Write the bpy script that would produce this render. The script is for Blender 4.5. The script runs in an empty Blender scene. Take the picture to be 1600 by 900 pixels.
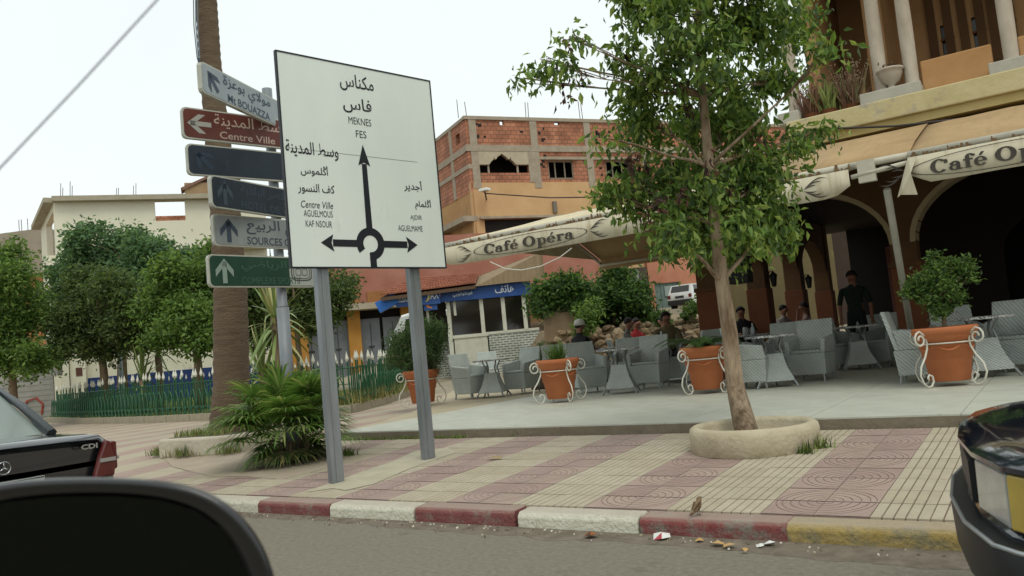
import bpy, math, random
import numpy as np
from mathutils import Vector, Matrix
R = math.radians
random.seed(7)
scn = bpy.context.scene
col = scn.collection
# ------------------------------------------------------------------ camera
F_PX, CX, CY, EYE = 1250.0, 800.0, 450.0, 1.22
YAW, PITCH, ROLL = R(-34.2), R(4.5), R(-5.42)
_f = np.array([math.sin(YAW)*math.cos(PITCH), math.cos(YAW)*math.cos(PITCH), math.sin(PITCH)])
_r0 = np.array([math.cos(YAW), -math.sin(YAW), 0.0]); _u0 = np.cross(_r0, _f)
_r = math.cos(ROLL)*_r0 + math.sin(ROLL)*_u0
_u = -math.sin(ROLL)*_r0 + math.cos(ROLL)*_u0
EYEP = np.array([0, 0, EYE])
cam = bpy.data.cameras.new('camera'); camo = bpy.data.objects.new('camera', cam); col.objects.link(camo)
camo.matrix_world = Matrix(((_r[0], _u[0], -_f[0], 0), (_r[1], _u[1], -_f[1], 0), (_r[2], _u[2], -_f[2], EYE), (0, 0, 0, 1)))
cam.sensor_width = 36; cam.lens = 36*F_PX/1600; cam.clip_start = .05; cam.clip_end = 3000
cam.dof.use_dof = True; cam.dof.focus_distance = 10.0; cam.dof.aperture_fstop = 7.0
scn.camera = camo
# ------------------------------------------------------------------ sky, sun, exposure
SUN_EL, SUN_AZ = R(58), R(125)          # azimuth measured from +Y towards +X
w = bpy.data.worlds.new('World'); scn.world = w; w.use_nodes = True
nt = w.node_tree; bg = nt.nodes['Background']
sky = nt.nodes.new('ShaderNodeTexSky'); sky.sky_type = 'NISHITA'; sky.sun_disc = False
sky.sun_elevation = SUN_EL; sky.sun_rotation = SUN_AZ; sky.dust_density = 4; sky.air_density = 1.0
sc_ = nt.nodes.new('ShaderNodeMix'); sc_.data_type = 'RGBA'; sc_.inputs['Factor'].default_value = .93
tc = nt.nodes.new('ShaderNodeTexCoord'); nz = nt.nodes.new('ShaderNodeTexNoise'); nz.inputs['Scale'].default_value = 1.6; nz.inputs['Detail'].default_value = 4
cr = nt.nodes.new('ShaderNodeValToRGB')
cr.color_ramp.elements[0].position = .3; cr.color_ramp.elements[0].color = (8.9, 9.7, 9.6, 1)
cr.color_ramp.elements[1].position = .75; cr.color_ramp.elements[1].color = (10.0, 10.6, 10.4, 1)
nt.links.new(tc.outputs['Generated'], nz.inputs['Vector']); nt.links.new(nz.outputs['Fac'], cr.inputs['Fac'])
nt.links.new(sky.outputs[0], sc_.inputs['A']); nt.links.new(cr.outputs[0], sc_.inputs['B'])
nt.links.new(sc_.outputs['Result'], bg.inputs['Color']); bg.inputs['Strength'].default_value = .105
sl = bpy.data.lights.new('sun', 'SUN'); sl.energy = 1.35; sl.angle = R(30); sl.color = (1, .98, .86)
so = bpy.data.objects.new('sun', sl); col.objects.link(so); so.location = (5, -5, 20)
_sd = Vector((math.sin(SUN_AZ)*math.cos(SUN_EL), math.cos(SUN_AZ)*math.cos(SUN_EL), math.sin(SUN_EL)))
so.rotation_euler = _sd.to_track_quat('Z', 'Y').to_euler()
scn.view_settings.view_transform = 'Standard'; scn.view_settings.look = 'None'
scn.view_settings.exposure = 0; scn.view_settings.gamma = 1; scn.view_settings.use_curve_mapping = False
# ------------------------------------------------------------------ pixel helpers (1600x900)
def ray(x, y): return _f + _r*(x-CX)/F_PX - _u*(y-CY)/F_PX
def G(x, y, z):                       # on the level z
    d = ray(x, y); return Vector(EYEP + d*((z-EYE)/d[2]))
def YP(x, y, Y):                      # on the plane at Y
    d = ray(x, y); return Vector(EYEP + d*(Y/d[1]))
def D(x, y, dep): return Vector(EYEP + ray(x, y)*dep)
YK, PZ, SL = 4.76, .12, .044
def pz(y): return PZ + SL*(min(max(y, YK), 7.6)-YK)
def PV(x, y):                         # on the sloping pavement
    d = ray(x, y); t = (PZ-EYE-SL*YK)/(d[2]-SL*d[1]); return Vector(EYEP + d*t)
def depth(p): return float((np.array(p)-EYEP) @ _f)
TZ = .35                              # terrace level
def FD(px, dep):                      # on the terrace, at a given depth
    p = D(px, 450, dep)
    for _ in range(3):
        y = 450 + F_PX*(depth((p.x, p.y, TZ)) and -(np.array([p.x, p.y, TZ])-EYEP) @ _u)/dep; p = D(px, y, dep)
    return Vector((p.x, p.y, TZ))
# ------------------------------------------------------------------ materials
def lin(h):
    h = h.lstrip('#'); o = []
    for i in (0, 2, 4):
        c = int(h[i:i+2], 16)/255; o.append(c/12.92 if c <= .04045 else ((c+.055)/1.055)**2.4)
    return (*o, 1)
MATS = {}
def mat(name, c, c2=None, scale=6, rough=.75, bump=0, bscale=None, metal=0, spec=.4, coat=0, lo=.35, hi=.65, emit=None, stretch=None, dirt=None, trans=0):
    """noise-mixed principled material; c, c2 sRGB hex; dirt=(hex, threshold, scale)"""
    if name in MATS: return MATS[name]
    m = bpy.data.materials.new(name); m.use_nodes = True; MATS[name] = m
    n = m.node_tree.nodes; L = m.node_tree.links; b = n['Principled BSDF']
    b.inputs['Roughness'].default_value = rough; b.inputs['Metallic'].default_value = metal
    b.inputs['Specular IOR Level'].default_value = spec; b.inputs['Coat Weight'].default_value = coat
    t = n.new('ShaderNodeTexCoord'); src = t.outputs['Object']
    if stretch:
        mp = n.new('ShaderNodeMapping'); mp.inputs['Scale'].default_value = stretch; L.new(src, mp.inputs['Vector']); src = mp.outputs[0]
    out = None
    if c2:
        z = n.new('ShaderNodeTexNoise'); z.inputs['Scale'].default_value = scale; z.inputs['Detail'].default_value = 7; z.inputs['Roughness'].default_value = .62
        L.new(src, z.inputs['Vector'])
        r = n.new('ShaderNodeValToRGB'); r.color_ramp.elements[0].position = lo; r.color_ramp.elements[1].position = hi
        r.color_ramp.elements[0].color = lin(c); r.color_ramp.elements[1].color = lin(c2)
        L.new(z.outputs['Fac'], r.inputs['Fac']); out = r.outputs[0]
    else: b.inputs['Base Color'].default_value = lin(c)
    if dirt:
        z2 = n.new('ShaderNodeTexNoise'); z2.inputs['Scale'].default_value = dirt[2]; z2.inputs['Detail'].default_value = 8; z2.inputs['Roughness'].default_value = .7
        L.new(src, z2.inputs['Vector'])
        r2 = n.new('ShaderNodeValToRGB'); r2.color_ramp.elements[0].position = dirt[1]; r2.color_ramp.elements[1].position = dirt[1]+.12
        L.new(z2.outputs['Fac'], r2.inputs['Fac'])
        mx = n.new('ShaderNodeMix'); mx.data_type = 'RGBA'; mx.inputs['B'].default_value = lin(dirt[0])
        if out is not None: L.new(out, mx.inputs['A'])
        else: mx.inputs['A'].default_value = lin(c)
        L.new(r2.outputs[0], mx.inputs['Factor']); out = mx.outputs['Result']
    if out is not None: L.new(out, b.inputs['Base Color'])
    if bump:
        z3 = n.new('ShaderNodeTexNoise'); z3.inputs['Scale'].default_value = bscale or scale*6; z3.inputs['Detail'].default_value = 5
        L.new(src, z3.inputs['Vector']); bp = n.new('ShaderNodeBump'); bp.inputs['Strength'].default_value = bump; bp.inputs['Distance'].default_value = .02
        L.new(z3.outputs['Fac'], bp.inputs['Height']); L.new(bp.outputs[0], b.inputs['Normal'])
    if emit: b.inputs['Emission Color'].default_value = lin(emit[0]); b.inputs['Emission Strength'].default_value = emit[1]
    if trans: b.inputs['Transmission Weight'].default_value = trans
    return m
def mat_brick(name, c1, c2, mortar, bw, bh, mort=.012, swap=True, rough=.85, stain=None):
    m = mat(name, c1, rough=rough); n = m.node_tree.nodes; L = m.node_tree.links; b = n['Principled BSDF']
    t = n.new('ShaderNodeTexCoord'); sx = n.new('ShaderNodeSeparateXYZ'); cx = n.new('ShaderNodeCombineXYZ'); ad = n.new('ShaderNodeMath')
    L.new(t.outputs['Object'], sx.inputs[0]); L.new(sx.outputs['X'], ad.inputs[0]); L.new(sx.outputs['Y'], ad.inputs[1])
    L.new(ad.outputs[0], cx.inputs['X']); L.new(sx.outputs['Z'], cx.inputs['Y'])
    k = n.new('ShaderNodeTexBrick'); k.inputs['Scale'].default_value = 1; k.inputs['Brick Width'].default_value = bw; k.inputs['Row Height'].default_value = bh
    k.inputs['Mortar Size'].default_value = mort; k.inputs['Color1'].default_value = lin(c1); k.inputs['Color2'].default_value = lin(c2); k.inputs['Mortar'].default_value = lin(mortar)
    k.inputs['Mortar Smooth'].default_value = .2; k.inputs['Bias'].default_value = .1
    L.new(cx.outputs[0], k.inputs['Vector'])
    z = n.new('ShaderNodeTexNoise'); z.inputs['Scale'].default_value = 1.2; z.inputs['Detail'].default_value = 8; L.new(t.outputs['Object'], z.inputs['Vector'])
    r = n.new('ShaderNodeValToRGB'); r.color_ramp.elements[0].position = .3; r.color_ramp.elements[0].color = (.62, .6, .58, 1); r.color_ramp.elements[1].position = .7; r.color_ramp.elements[1].color = (1.15, 1.1, 1.08, 1)
    L.new(z.outputs['Fac'], r.inputs['Fac'])
    mx = n.new('ShaderNodeMix'); mx.data_type = 'RGBA'; mx.blend_type = 'MULTIPLY'; mx.inputs['Factor'].default_value = 1
    L.new(k.outputs['Color'], mx.inputs['A']); L.new(r.outputs[0], mx.inputs['B']); L.new(mx.outputs['Result'], b.inputs['Base Color'])
    bp = n.new('ShaderNodeBump'); bp.inputs['Strength'].default_value = .5; bp.inputs['Distance'].default_value = .02; bp.invert = True
    L.new(k.outputs['Fac'], bp.inputs['Height']); L.new(bp.outputs[0], b.inputs['Normal'])
    return m
def leafy(name, c, rough=.5):
    if name in MATS: return MATS[name]
    m = mat(name, c, rough=rough, spec=.35); n = m.node_tree.nodes; L = m.node_tree.links; b = n['Principled BSDF']
    t = n.new('ShaderNodeBsdfTranslucent'); k = lin(c); t.inputs['Color'].default_value = (min(1, k[0]*1.6), min(1, k[1]*1.5), k[2]*.9, 1)
    x = n.new('ShaderNodeMixShader'); x.inputs['Fac'].default_value = .38; L.new(b.outputs[0], x.inputs[1]); L.new(t.outputs[0], x.inputs[2]); L.new(x.outputs[0], n['Material Output'].inputs['Surface'])
    return m
def mat_wicker(name, c1, c2):
    m = mat(name, c1, c2, scale=5, rough=.7); n = m.node_tree.nodes; L = m.node_tree.links; b = n['Principled BSDF']
    t = n.new('ShaderNodeTexCoord'); hs = []
    for dr, s in (('Z', 20), ('DIAGONAL', 13)):
        wv = n.new('ShaderNodeTexWave'); wv.bands_direction = dr; wv.inputs['Scale'].default_value = s; wv.inputs['Distortion'].default_value = .6
        L.new(t.outputs['Object'], wv.inputs['Vector']); hs.append(wv)
    a = n.new('ShaderNodeMath'); L.new(hs[0].outputs['Fac'], a.inputs[0]); L.new(hs[1].outputs['Fac'], a.inputs[1])
    bp = n.new('ShaderNodeBump'); bp.inputs['Strength'].default_value = .7; bp.inputs['Distance'].default_value = .006
    L.new(a.outputs[0], bp.inputs['Height']); L.new(bp.outputs[0], b.inputs['Normal'])
    mx = n.new('ShaderNodeMix'); mx.data_type = 'RGBA'; mx.blend_type = 'MULTIPLY'; rp = n.new('ShaderNodeValToRGB'); rp.color_ramp.elements[0].position = .35; rp.color_ramp.elements[0].color = (.52, .52, .52, 1); rp.color_ramp.elements[1].position = 1.0
    L.new(a.outputs[0], rp.inputs['Fac']); mx.inputs['Factor'].default_value = 1; old = b.inputs['Base Color'].links[0].from_socket; L.new(old, mx.inputs['A']); L.new(rp.outputs[0], mx.inputs['B']); L.new(mx.outputs['Result'], b.inputs['Base Color'])
    return m
# ------------------------------------------------------------------ mesh builder
class MB:
    def __init__(s): s.v = []; s.f = []; s.m = []; s.cur = 0; s.T = None
    def add(s, vs, fs):
        k = len(s.v)
        if s.T is not None: vs = [s.T @ Vector(v) for v in vs]
        s.v += [tuple(v) for v in vs]; s.f += [tuple(i+k for i in f) for f in fs]; s.m += [s.cur]*len(fs); return s
    def box(s, x0, x1, y0, y1, z0, z1):
        return s.add([(x0,y0,z0),(x1,y0,z0),(x1,y1,z0),(x0,y1,z0),(x0,y0,z1),(x1,y0,z1),(x1,y1,z1),(x0,y1,z1)],
              [(0,3,2,1),(4,5,6,7),(0,1,5,4),(1,2,6,5),(2,3,7,6),(3,0,4,7)])
    def tube(s, path, rad, n=8, cap=True):
        P = [Vector(p) for p in path]
        if not isinstance(rad, (list, tuple)): rad = [rad]*len(P)
        vs = []; fs = []; side = None
        for i, p in enumerate(P):
            t = (P[min(i+1, len(P)-1)]-P[max(i-1, 0)])
            if t.length < 1e-9: t = Vector((0,0,1))
            t.normalize()
            if side is None: side = t.orthogonal().normalized()
            side = (side - t*side.dot(t))
            side = side.normalized() if side.length > 1e-6 else t.orthogonal().normalized()
            up = t.cross(side)
            for j in range(n):
                a = 2*math.pi*j/n; vs.append(p + (side*math.cos(a)+up*math.sin(a))*rad[i])
        for i in range(len(P)-1):
            for j in range(n):
                a = i*n+j; b = i*n+(j+1) % n; fs.append((a, b, b+n, a+n))
        if cap: fs.append(tuple(range(n-1, -1, -1))); fs.append(tuple((len(P)-1)*n+j for j in range(n)))
        return s.add(vs, fs)
    def lathe(s, prof, n=24, c=(0,0,0), sx=1, sy=1):
        vs = []; fs = []
        for r, z in prof:
            for j in range(n):
                a = 2*math.pi*j/n; vs.append((c[0]+r*math.cos(a)*sx, c[1]+r*math.sin(a)*sy, c[2]+z))
        for i in range(len(prof)-1):
            for j in range(n):
                a = i*n+j; b = i*n+(j+1) % n; fs.append((a, b, b+n, a+n))
        if prof[0][0] > 1e-4: fs.append(tuple(range(n-1, -1, -1)))
        if prof[-1][0] > 1e-4: fs.append(tuple((len(prof)-1)*n+j for j in range(n)))
        return s.add(vs, fs)
    def prism(s, poly, y0, y1, plane='xz'):     # polygon in a plane, thickness along the third axis
        n = len(poly)
        f = {'xz': lambda a, b, t: (a, t, b), 'xy': lambda a, b, t: (a, b, t), 'yz': lambda a, b, t: (t, a, b)}[plane]
        vs = [f(a, b, y0) for a, b in poly]+[f(a, b, y1) for a, b in poly]
        fs = [tuple(range(n)), tuple(range(2*n-1, n-1, -1))]+[(i, i+n, (i+1) % n+n, (i+1) % n) for i in range(n)]
        return s.add(vs, fs)
    def loft(s, secs, cap=True, close=False):
        n = len(secs[0]); vs = [p for q in secs for p in q]; fs = []
        for i in range(len(secs)-1):
            for j in range(n if close else n-1):
                a = i*n+j; b = i*n+(j+1) % n; fs.append((a, b, b+n, a+n))
        if cap: fs.append(tuple(range(n-1, -1, -1))); fs.append(tuple((len(secs)-1)*n+j for j in range(n)))
        return s.add(vs, fs)
    def ball(s, c, r, n=10, sz=1):
        return s.lathe([(max(r*math.sin(math.pi*i/n), 1e-5), -r*sz*math.cos(math.pi*i/n)) for i in range(n+1)], n+4, c)
    def mesh(s, name, mats, smooth=False, normals=True):
        me = bpy.data.meshes.new(name); me.from_pydata(s.v, [], s.f)
        for m in (mats if isinstance(mats, (list, tuple)) else [mats]): me.materials.append(m)
        if any(s.m): me.polygons.foreach_set('material_index', s.m)
        if smooth: me.shade_smooth()
        if normals:
            import bmesh
            bm = bmesh.new(); bm.from_mesh(me); bmesh.ops.recalc_face_normals(bm, faces=bm.faces); bm.to_mesh(me); bm.free()
        me.update(); return me
    def build(s, name, mats, parent=None, smooth=False, bevel=0, normals=True, angle=None):
        o = bpy.data.objects.new(name, s.mesh(name, mats, smooth, normals)); col.objects.link(o); o.parent = parent
        if bevel:
            b = o.modifiers.new('bevel', 'BEVEL'); b.width = bevel; b.segments = 2; b.limit_method = 'ANGLE'
        if angle: o.data.shade_smooth(); o.data.set_sharp_from_angle(angle=R(angle))
        return o
def tag(o, label, cat, group=None, kind=None):
    o['label'] = label; o['category'] = cat
    if group: o['group'] = group
    if kind: o['kind'] = kind
    return o
def struct(o): o['kind'] = 'structure'; return o
def thing(name, label, cat, loc=(0,0,0), rz=0, group=None):
    o = bpy.data.objects.new(name, None); col.objects.link(o); o.location = loc; o.rotation_euler = (0, 0, rz); o.empty_display_size = .1
    return tag(o, label, cat, group)
def inst(me, name, parent=None, loc=(0,0,0), rot=(0,0,0), sc=(1,1,1)):
    o = bpy.data.objects.new(name, me); col.objects.link(o); o.parent = parent; o.location = loc; o.rotation_euler = rot; o.scale = sc; return o
def dup(root, loc, rz, label, group=None, sc=None):
    r = root.copy(); col.objects.link(r); r.location = loc; r.rotation_euler = (0, 0, rz); r['label'] = label
    if sc: r.scale = sc
    if group: r['group'] = group
    for ch in list(root.children):
        c = ch.copy(); col.objects.link(c); c.parent = r
        for g in ch.children:
            d = g.copy(); col.objects.link(d); d.parent = c
    return r
# text: letters become flat meshes
AR = {'ا':('FE8D','FE8E'),'أ':('FE83','FE84'),'ب':('FE8F','FE90','FE91','FE92'),'ة':('FE93','FE94'),'ت':('FE95','FE96','FE97','FE98'),'ج':('FE9D','FE9E','FE9F','FEA0'),
 'د':('FEA9','FEAA'),'ر':('FEAD','FEAE'),'ز':('FEAF','FEB0'),'س':('FEB1','FEB2','FEB3','FEB4'),'ص':('FEB9','FEBA','FEBB','FEBC'),'ض':('FEBD','FEBE','FEBF','FEC0'),'ط':('FEC1','FEC2','FEC3','FEC4'),
 'ع':('FEC9','FECA','FECB','FECC'),'ف':('FED1','FED2','FED3','FED4'),'ق':('FED5','FED6','FED7','FED8'),'ك':('FED9','FEDA','FEDB','FEDC'),'ل':('FEDD','FEDE','FEDF','FEE0'),
 'م':('FEE1','FEE2','FEE3','FEE4'),'ن':('FEE5','FEE6','FEE7','FEE8'),'ه':('FEE9','FEEA','FEEB','FEEC'),'و':('FEED','FEEE'),'ي':('FEF1','FEF2','FEF3','FEF4'),'گ':('FBD3','FBD4','FBD5','FBD6')}
def arabic(t):
    out = []
    for i, c in enumerate(t):
        if c not in AR: out.append(c); continue
        f = AR[c]; prev = i > 0 and t[i-1] in AR and len(AR[t[i-1]]) == 4; nxt = len(f) == 4 and i+1 < len(t) and t[i+1] in AR
        k = 3 if prev and nxt else 2 if nxt else 1 if prev else 0
        out.append(chr(int(f[k], 16)))
    s = ''.join(out).replace('\uFEDF\uFE8E', '\uFEFB').replace('\uFEE0\uFE8E', '\uFEFC')
    return s[::-1]
def letters(mb, body, x, z, h, width=None, y=0, bold=0, shear=0, align='C', serif=0):
    """flat letters in the local XZ plane, facing -Y; x centre (or left), z baseline, h = height of the whole word"""
    c = bpy.data.curves.new('t', 'FONT'); c.body = body; c.offset = bold; c.shear = shear; c.resolution_u = 3
    o = bpy.data.objects.new('t', c); col.objects.link(o); bpy.context.view_layer.update()
    e = o.evaluated_get(bpy.context.evaluated_depsgraph_get()); m = e.to_mesh()
    P = np.array([v.co[:] for v in m.vertices]); fs = [tuple(p.vertices) for p in m.polygons]
    e.to_mesh_clear(); bpy.data.objects.remove(o); bpy.data.curves.remove(c)
    lo = P.min(0); hi = P.max(0); sz = h/(hi[1]-lo[1]); sx = width/(hi[0]-lo[0]) if width else sz
    wd = (hi[0]-lo[0])*sx; x0 = x-wd/2 if align == 'C' else x if align == 'L' else x-wd
    vs = [(x0+(p[0]-lo[0])*sx, y, z+(p[1]-lo[1])*sz) for p in P]
    mb.add(vs, fs); return wd

def serif_word(mb, word, x, z, h, width, y):
    """heavy rounded slab-serif letters made of rings and bars; z baseline, h cap height"""
    sh = []
    def ring(cx, cy, rx, ry, tx, ty, a0=0, a1=360, n=26):
        vs = []
        for i in range(n+1):
            a = R(a0+(a1-a0)*i/n); c, s = math.cos(a), math.sin(a); vs += [(cx+rx*c, cy+ry*s), (cx+(rx-tx)*c, cy+(ry-ty)*s)]
        sh.append((vs, [(2*i, 2*i+1, 2*i+3, 2*i+2) for i in range(n)]))
    def bar(x0, x1, y0, y1): sh.append(([(x0, y0), (x1, y0), (x1, y1), (x0, y1)], [(0, 1, 2, 3)]))
    def dot(cx, cy, rx, ry): sh.append(([(cx+rx*math.cos(i*.5236), cy+ry*math.sin(i*.5236)) for i in range(12)], [tuple(range(12))]))
    def serif(cx, cy, w_): dot(cx, cy, w_, .05)
    cur = 0
    for ch in word:
        o = cur
        if ch == 'C': ring(o+.42, .48, .42, .5, .24, .11, 42, 318); dot(o+.74, .74, .1, .15); cur += .86
        elif ch == 'O': ring(o+.47, .48, .47, .5, .25, .11); cur += 1.0
        elif ch == 'a': ring(o+.25, .2, .25, .21, .15, .08); bar(o+.33, o+.52, 0, .44); ring(o+.29, .43, .23, .21, .19, .09, 0, 165); dot(o+.12, .46, .09, .09); serif(o+.53, .05, .11); cur += .66
        elif ch == 'f': bar(o+.1, o+.3, 0, .74); ring(o+.32, .74, .22, .24, .2, .09, 20, 180); dot(o+.48, .82, .09, .09); bar(o, o+.44, .52, .63); serif(o+.2, .045, .2); cur += .47
        elif ch in 'é': ring(o+.3, .31, .3, .33, .19, .08, 0, 325); bar(o+.1, o+.57, .29, .37); sh.append(([(o+.24, .7), (o+.36, .7), (o+.52, .93), (o+.36, .95)], [(0, 1, 2, 3)])); cur += .64
        elif ch == 'p': bar(o+.1, o+.3, -.26, .63); ring(o+.39, .31, .3, .33, .19, .09); serif(o+.2, -.25, .19); serif(o+.13, .59, .13); cur += .74
        elif ch == 'r': bar(o+.1, o+.3, 0, .63); serif(o+.2, .045, .2); serif(o+.13, .59, .13); ring(o+.38, .44, .18, .2, .17, .1, 40, 170); dot(o+.49, .53, .1, .1); cur += .6
        else: cur += .3
    k = width/cur
    for i, (vs, fs) in enumerate(sh): mb.add([(x-width/2+a*k, y-.0004*i, z+b*h) for a, b in vs], fs)
# ================================================================== SETTING
def hill(x, y):
    p = np.array([x, y, EYE]); dp = (p-EYEP) @ _f; la = ((p-EYEP) @ _r)/max(dp, 1)
    k = min(max((la+.26)/.12, 0), 1); k = k*k*(3-2*k)
    return -.03 + k*max(0, min(dp, 75)-19.5)*.105 + (1-k)*(.24 if dp > 30 else 0)*min(max((dp-30)/10, 0), 1)
m_ground = mat('dusty_ground', '#8a7f6c', '#a39a86', scale=.8, bump=.4, bscale=20)
xs = sorted(set(list(np.arange(-90, 60.1, 3.0))+[-900, -600, -400, -250, -150, 100, 180, 350, 700]))
ys = sorted(set(list(np.arange(-21, 96.1, 3.0))+[-300, -150, -60, 130, 200, 350, 600, 1000]))
g = MB(); nx = len(xs)
g.add([(x, y, hill(x, y)) for y in ys for x in xs], [(j*nx+i, j*nx+i+1, (j+1)*nx+i+1, (j+1)*nx+i) for j in range(len(ys)-1) for i in range(nx-1)])
struct(g.build('ground', m_ground, smooth=True))
# road
m_road = mat('asphalt', '#716b5e', '#878071', scale=26, rough=.88, bump=.7, bscale=130, lo=.3, hi=.7, dirt=('#5d574c', .6, 2.6))
rd = MB(); n = 60
for i in range(n):
    x0 = -70+i*2; rd.add([(x0,-9,0),(x0+2,-9,0),(x0+2,4.62,0),(x0,4.62,0)], [(0,1,2,3)])
struct(rd.build('road', m_road))
# gutter dirt strip with grit
m_gut = mat('gutter_dirt', '#62594c', '#7a7063', scale=9, rough=.95, bump=.7, bscale=60)
gt = MB(); rng = random.Random(3); top = []; bot = []
for i in range(141):
    x = -12+i*.1; top.append((x, 4.605, .012)); bot.append((x, 4.36+.05*math.sin(x*2.1)+rng.uniform(-.03, .03)+(.09 if x < -3 else .0), .0012))
gt.add(bot+top, [(i, i+1, i+142, i+141) for i in range(140)])
struct(gt.build('gutter_dirt', m_gut))
gr = MB()
for i in range(230):
    x = rng.uniform(-8, .6); y = 4.58-abs(rng.gauss(0, .1)); s = rng.uniform(.0025, .008)
    gr.T = Matrix.Translation((x, y, .01)) @ Matrix.Rotation(rng.uniform(0, 6), 4, 'Z'); gr.cur = rng.choice((0, 0, 0, 1, 2)); gr.box(-s, s, -s*.7, s*.7, -.004, s*.8)
o = gr.build('grit', [mat('grit_a', '#6b6252'), mat('grit_b', '#b3a891'), mat('grit_c', '#d8d2c4')]); tag(o, 'loose grit and crumbs lying in the gutter along the kerb', 'grit', kind='stuff')
# kerb blocks
kerb = struct(bpy.data.objects.new('kerb', None)); col.objects.link(kerb)
def kmat(nm, c, c2, chip, th):
    m = mat(nm, c, c2, scale=7, rough=.85, bump=.6, bscale=45, dirt=(chip, th, 6.5)); n = m.node_tree.nodes; L = m.node_tree.links; b = n['Principled BSDF']
    g = n.new('ShaderNodeNewGeometry'); sx = n.new('ShaderNodeSeparateXYZ'); L.new(g.outputs['True Normal'], sx.inputs[0]); r = n.new('ShaderNodeValToRGB'); r.color_ramp.elements[0].position = .5; r.color_ramp.elements[1].position = .95; r.color_ramp.elements[1].color = (.62, .62, .62, 1)
    L.new(sx.outputs['Z'], r.inputs['Fac']); mx = n.new('ShaderNodeMix'); mx.data_type = 'RGBA'; mx.inputs['B'].default_value = lin('#a3978a'); old = b.inputs['Base Color'].links[0].from_socket; L.new(old, mx.inputs['A']); L.new(r.outputs[0], mx.inputs['Factor']); L.new(mx.outputs['Result'], b.inputs['Base Color']); return m
KM = {'r': kmat('kerb_red', '#6b3a38', '#7b4a47', '#7a6c62', .52), 'w': kmat('kerb_white', '#b9b6a4', '#c9c6b6', '#7f7a6c', .57), 'y': kmat('kerb_yellow', '#8f7a42', '#a08c58', '#7c7357', .47), 'q': kmat('kerb_red_worn', '#6e3635', '#7d4542', '#736a60', .47), 'g': kmat('kerb_bare', '#958c7a', '#a79e8b', '#787060', .6)}
kb = MB(); kb.add([(.006,4.595,-.05),(.924,4.595,-.05),(.924,4.60,.085),(.006,4.60,.085),(.006,4.625,.115),(.924,4.625,.115),(.006,4.77,.121),(.924,4.77,.121),(.006,4.77,-.05),(.924,4.77,-.05)],
  [(0,1,2,3),(3,2,5,4),(4,5,7,6),(6,7,9,8),(0,3,4,6,8),(1,9,7,5,2),(0,8,9,1)])
kseq = {-8:'r',-7:'w',-6:'r',-5:'w',-4:'r',-3:'w',-2:'q',-1:'y',0:'y',1:'r',2:'w',3:'r',-9:'w',-10:'r'}
kme = {k: kb.mesh('kerb_block', KM[k]) for k in KM}
for i in range(-26, 14):
    c = kseq.get(i, 'w' if i % 2 else 'r')
    x = -1.42+.93*(i+1)
    o = inst(kme[c], 'kerb_block', kerb, (x, 0, rng.uniform(-.004, .004)), (0, 0, rng.uniform(-.004, .004)))
    b = o.modifiers.new('bevel', 'BEVEL'); b.width = .012; b.segments = 2
# pavement base
PX0 = -4.655; S = .6067; T = S/2
def mat_stripes():
    m = mat('pavement_stripes', '#b3a68f', rough=.8); n = m.node_tree.nodes; L = m.node_tree.links; b = n['Principled BSDF']
    t = n.new('ShaderNodeTexCoord'); sx = n.new('ShaderNodeSeparateXYZ'); L.new(t.outputs['Object'], sx.inputs[0])
    def mth(op, a, bb): 
        k = n.new('ShaderNodeMath'); k.operation = op
        for i, v in enumerate((a, bb)):
            if v is None: continue
            if isinstance(v, (int, float)): k.inputs[i].default_value = v
            else: L.new(v, k.inputs[i])
        return k.outputs[0]
    ph = mth('FRACT', mth('DIVIDE', mth('SUBTRACT', sx.outputs['X'], PX0-40*S), 2*S), None)
    st = mth('LESS_THAN', ph, .5)
    def joint(src, step, wd): return mth('LESS_THAN', mth('FRACT', mth('DIVIDE', src, step), None), wd)
    jx = joint(mth('SUBTRACT', sx.outputs['X'], PX0-40*S), T, .03); jy = joint(mth('SUBTRACT', sx.outputs['Y'], 4.77), T, .03); jg = mth('MULTIPLY', joint(mth('SUBTRACT', sx.outputs['X'], PX0-40*S), T/5, .13), st)
    jj = mth('MAXIMUM', mth('MAXIMUM', jx, jy), mth('MULTIPLY', jg, .7))
    z = n.new('ShaderNodeTexNoise'); z.inputs['Scale'].default_value = 1.3; z.inputs['Detail'].default_value = 8; L.new(t.outputs['Object'], z.inputs['Vector'])
    def mix(f, a, bb):
        k = n.new('ShaderNodeMix'); k.data_type = 'RGBA'
        for nm, v in (('Factor', f), ('A', a), ('B', bb)):
            if isinstance(v, float) or isinstance(v, tuple): k.inputs[nm].default_value = v
            else: L.new(v, k.inputs[nm])
        return k.outputs['Result']
    c = mix(st, lin('#9c867b'), lin('#a89d88')); c = mix(mth('MULTIPLY', jj, .55), c, lin('#6b6053')); r = n.new('ShaderNodeValToRGB'); r.color_ramp.elements[0].position = .42; r.color_ramp.elements[1].position = .68
    L.new(z.outputs['Fac'], r.inputs['Fac']); c = mix(mth('MULTIPLY', r.outputs[0], .6), c, lin('#aea18a')); L.new(c, b.inputs['Base Color'])
    return m
m_pave = mat_stripes()
pv = MB()
for (xa, xb) in ((-60, -8.3), (-8.3, 14)):
    ysq = [4.765, 6.2, 7.6]+([10, 13, 17] if xb < -8 else [])
    zoff = 0 if xb < -8 else -.016
    for a, b in zip(ysq[:-1], ysq[1:]):
        pv.add([(xa, a, pz(a)+zoff), (xb, a, pz(a)+zoff), (xb, b, pz(b)+zoff), (xa, b, pz(b)+zoff)], [(0,1,2,3)])
pave = struct(pv.build('pavement', m_pave))
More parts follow.
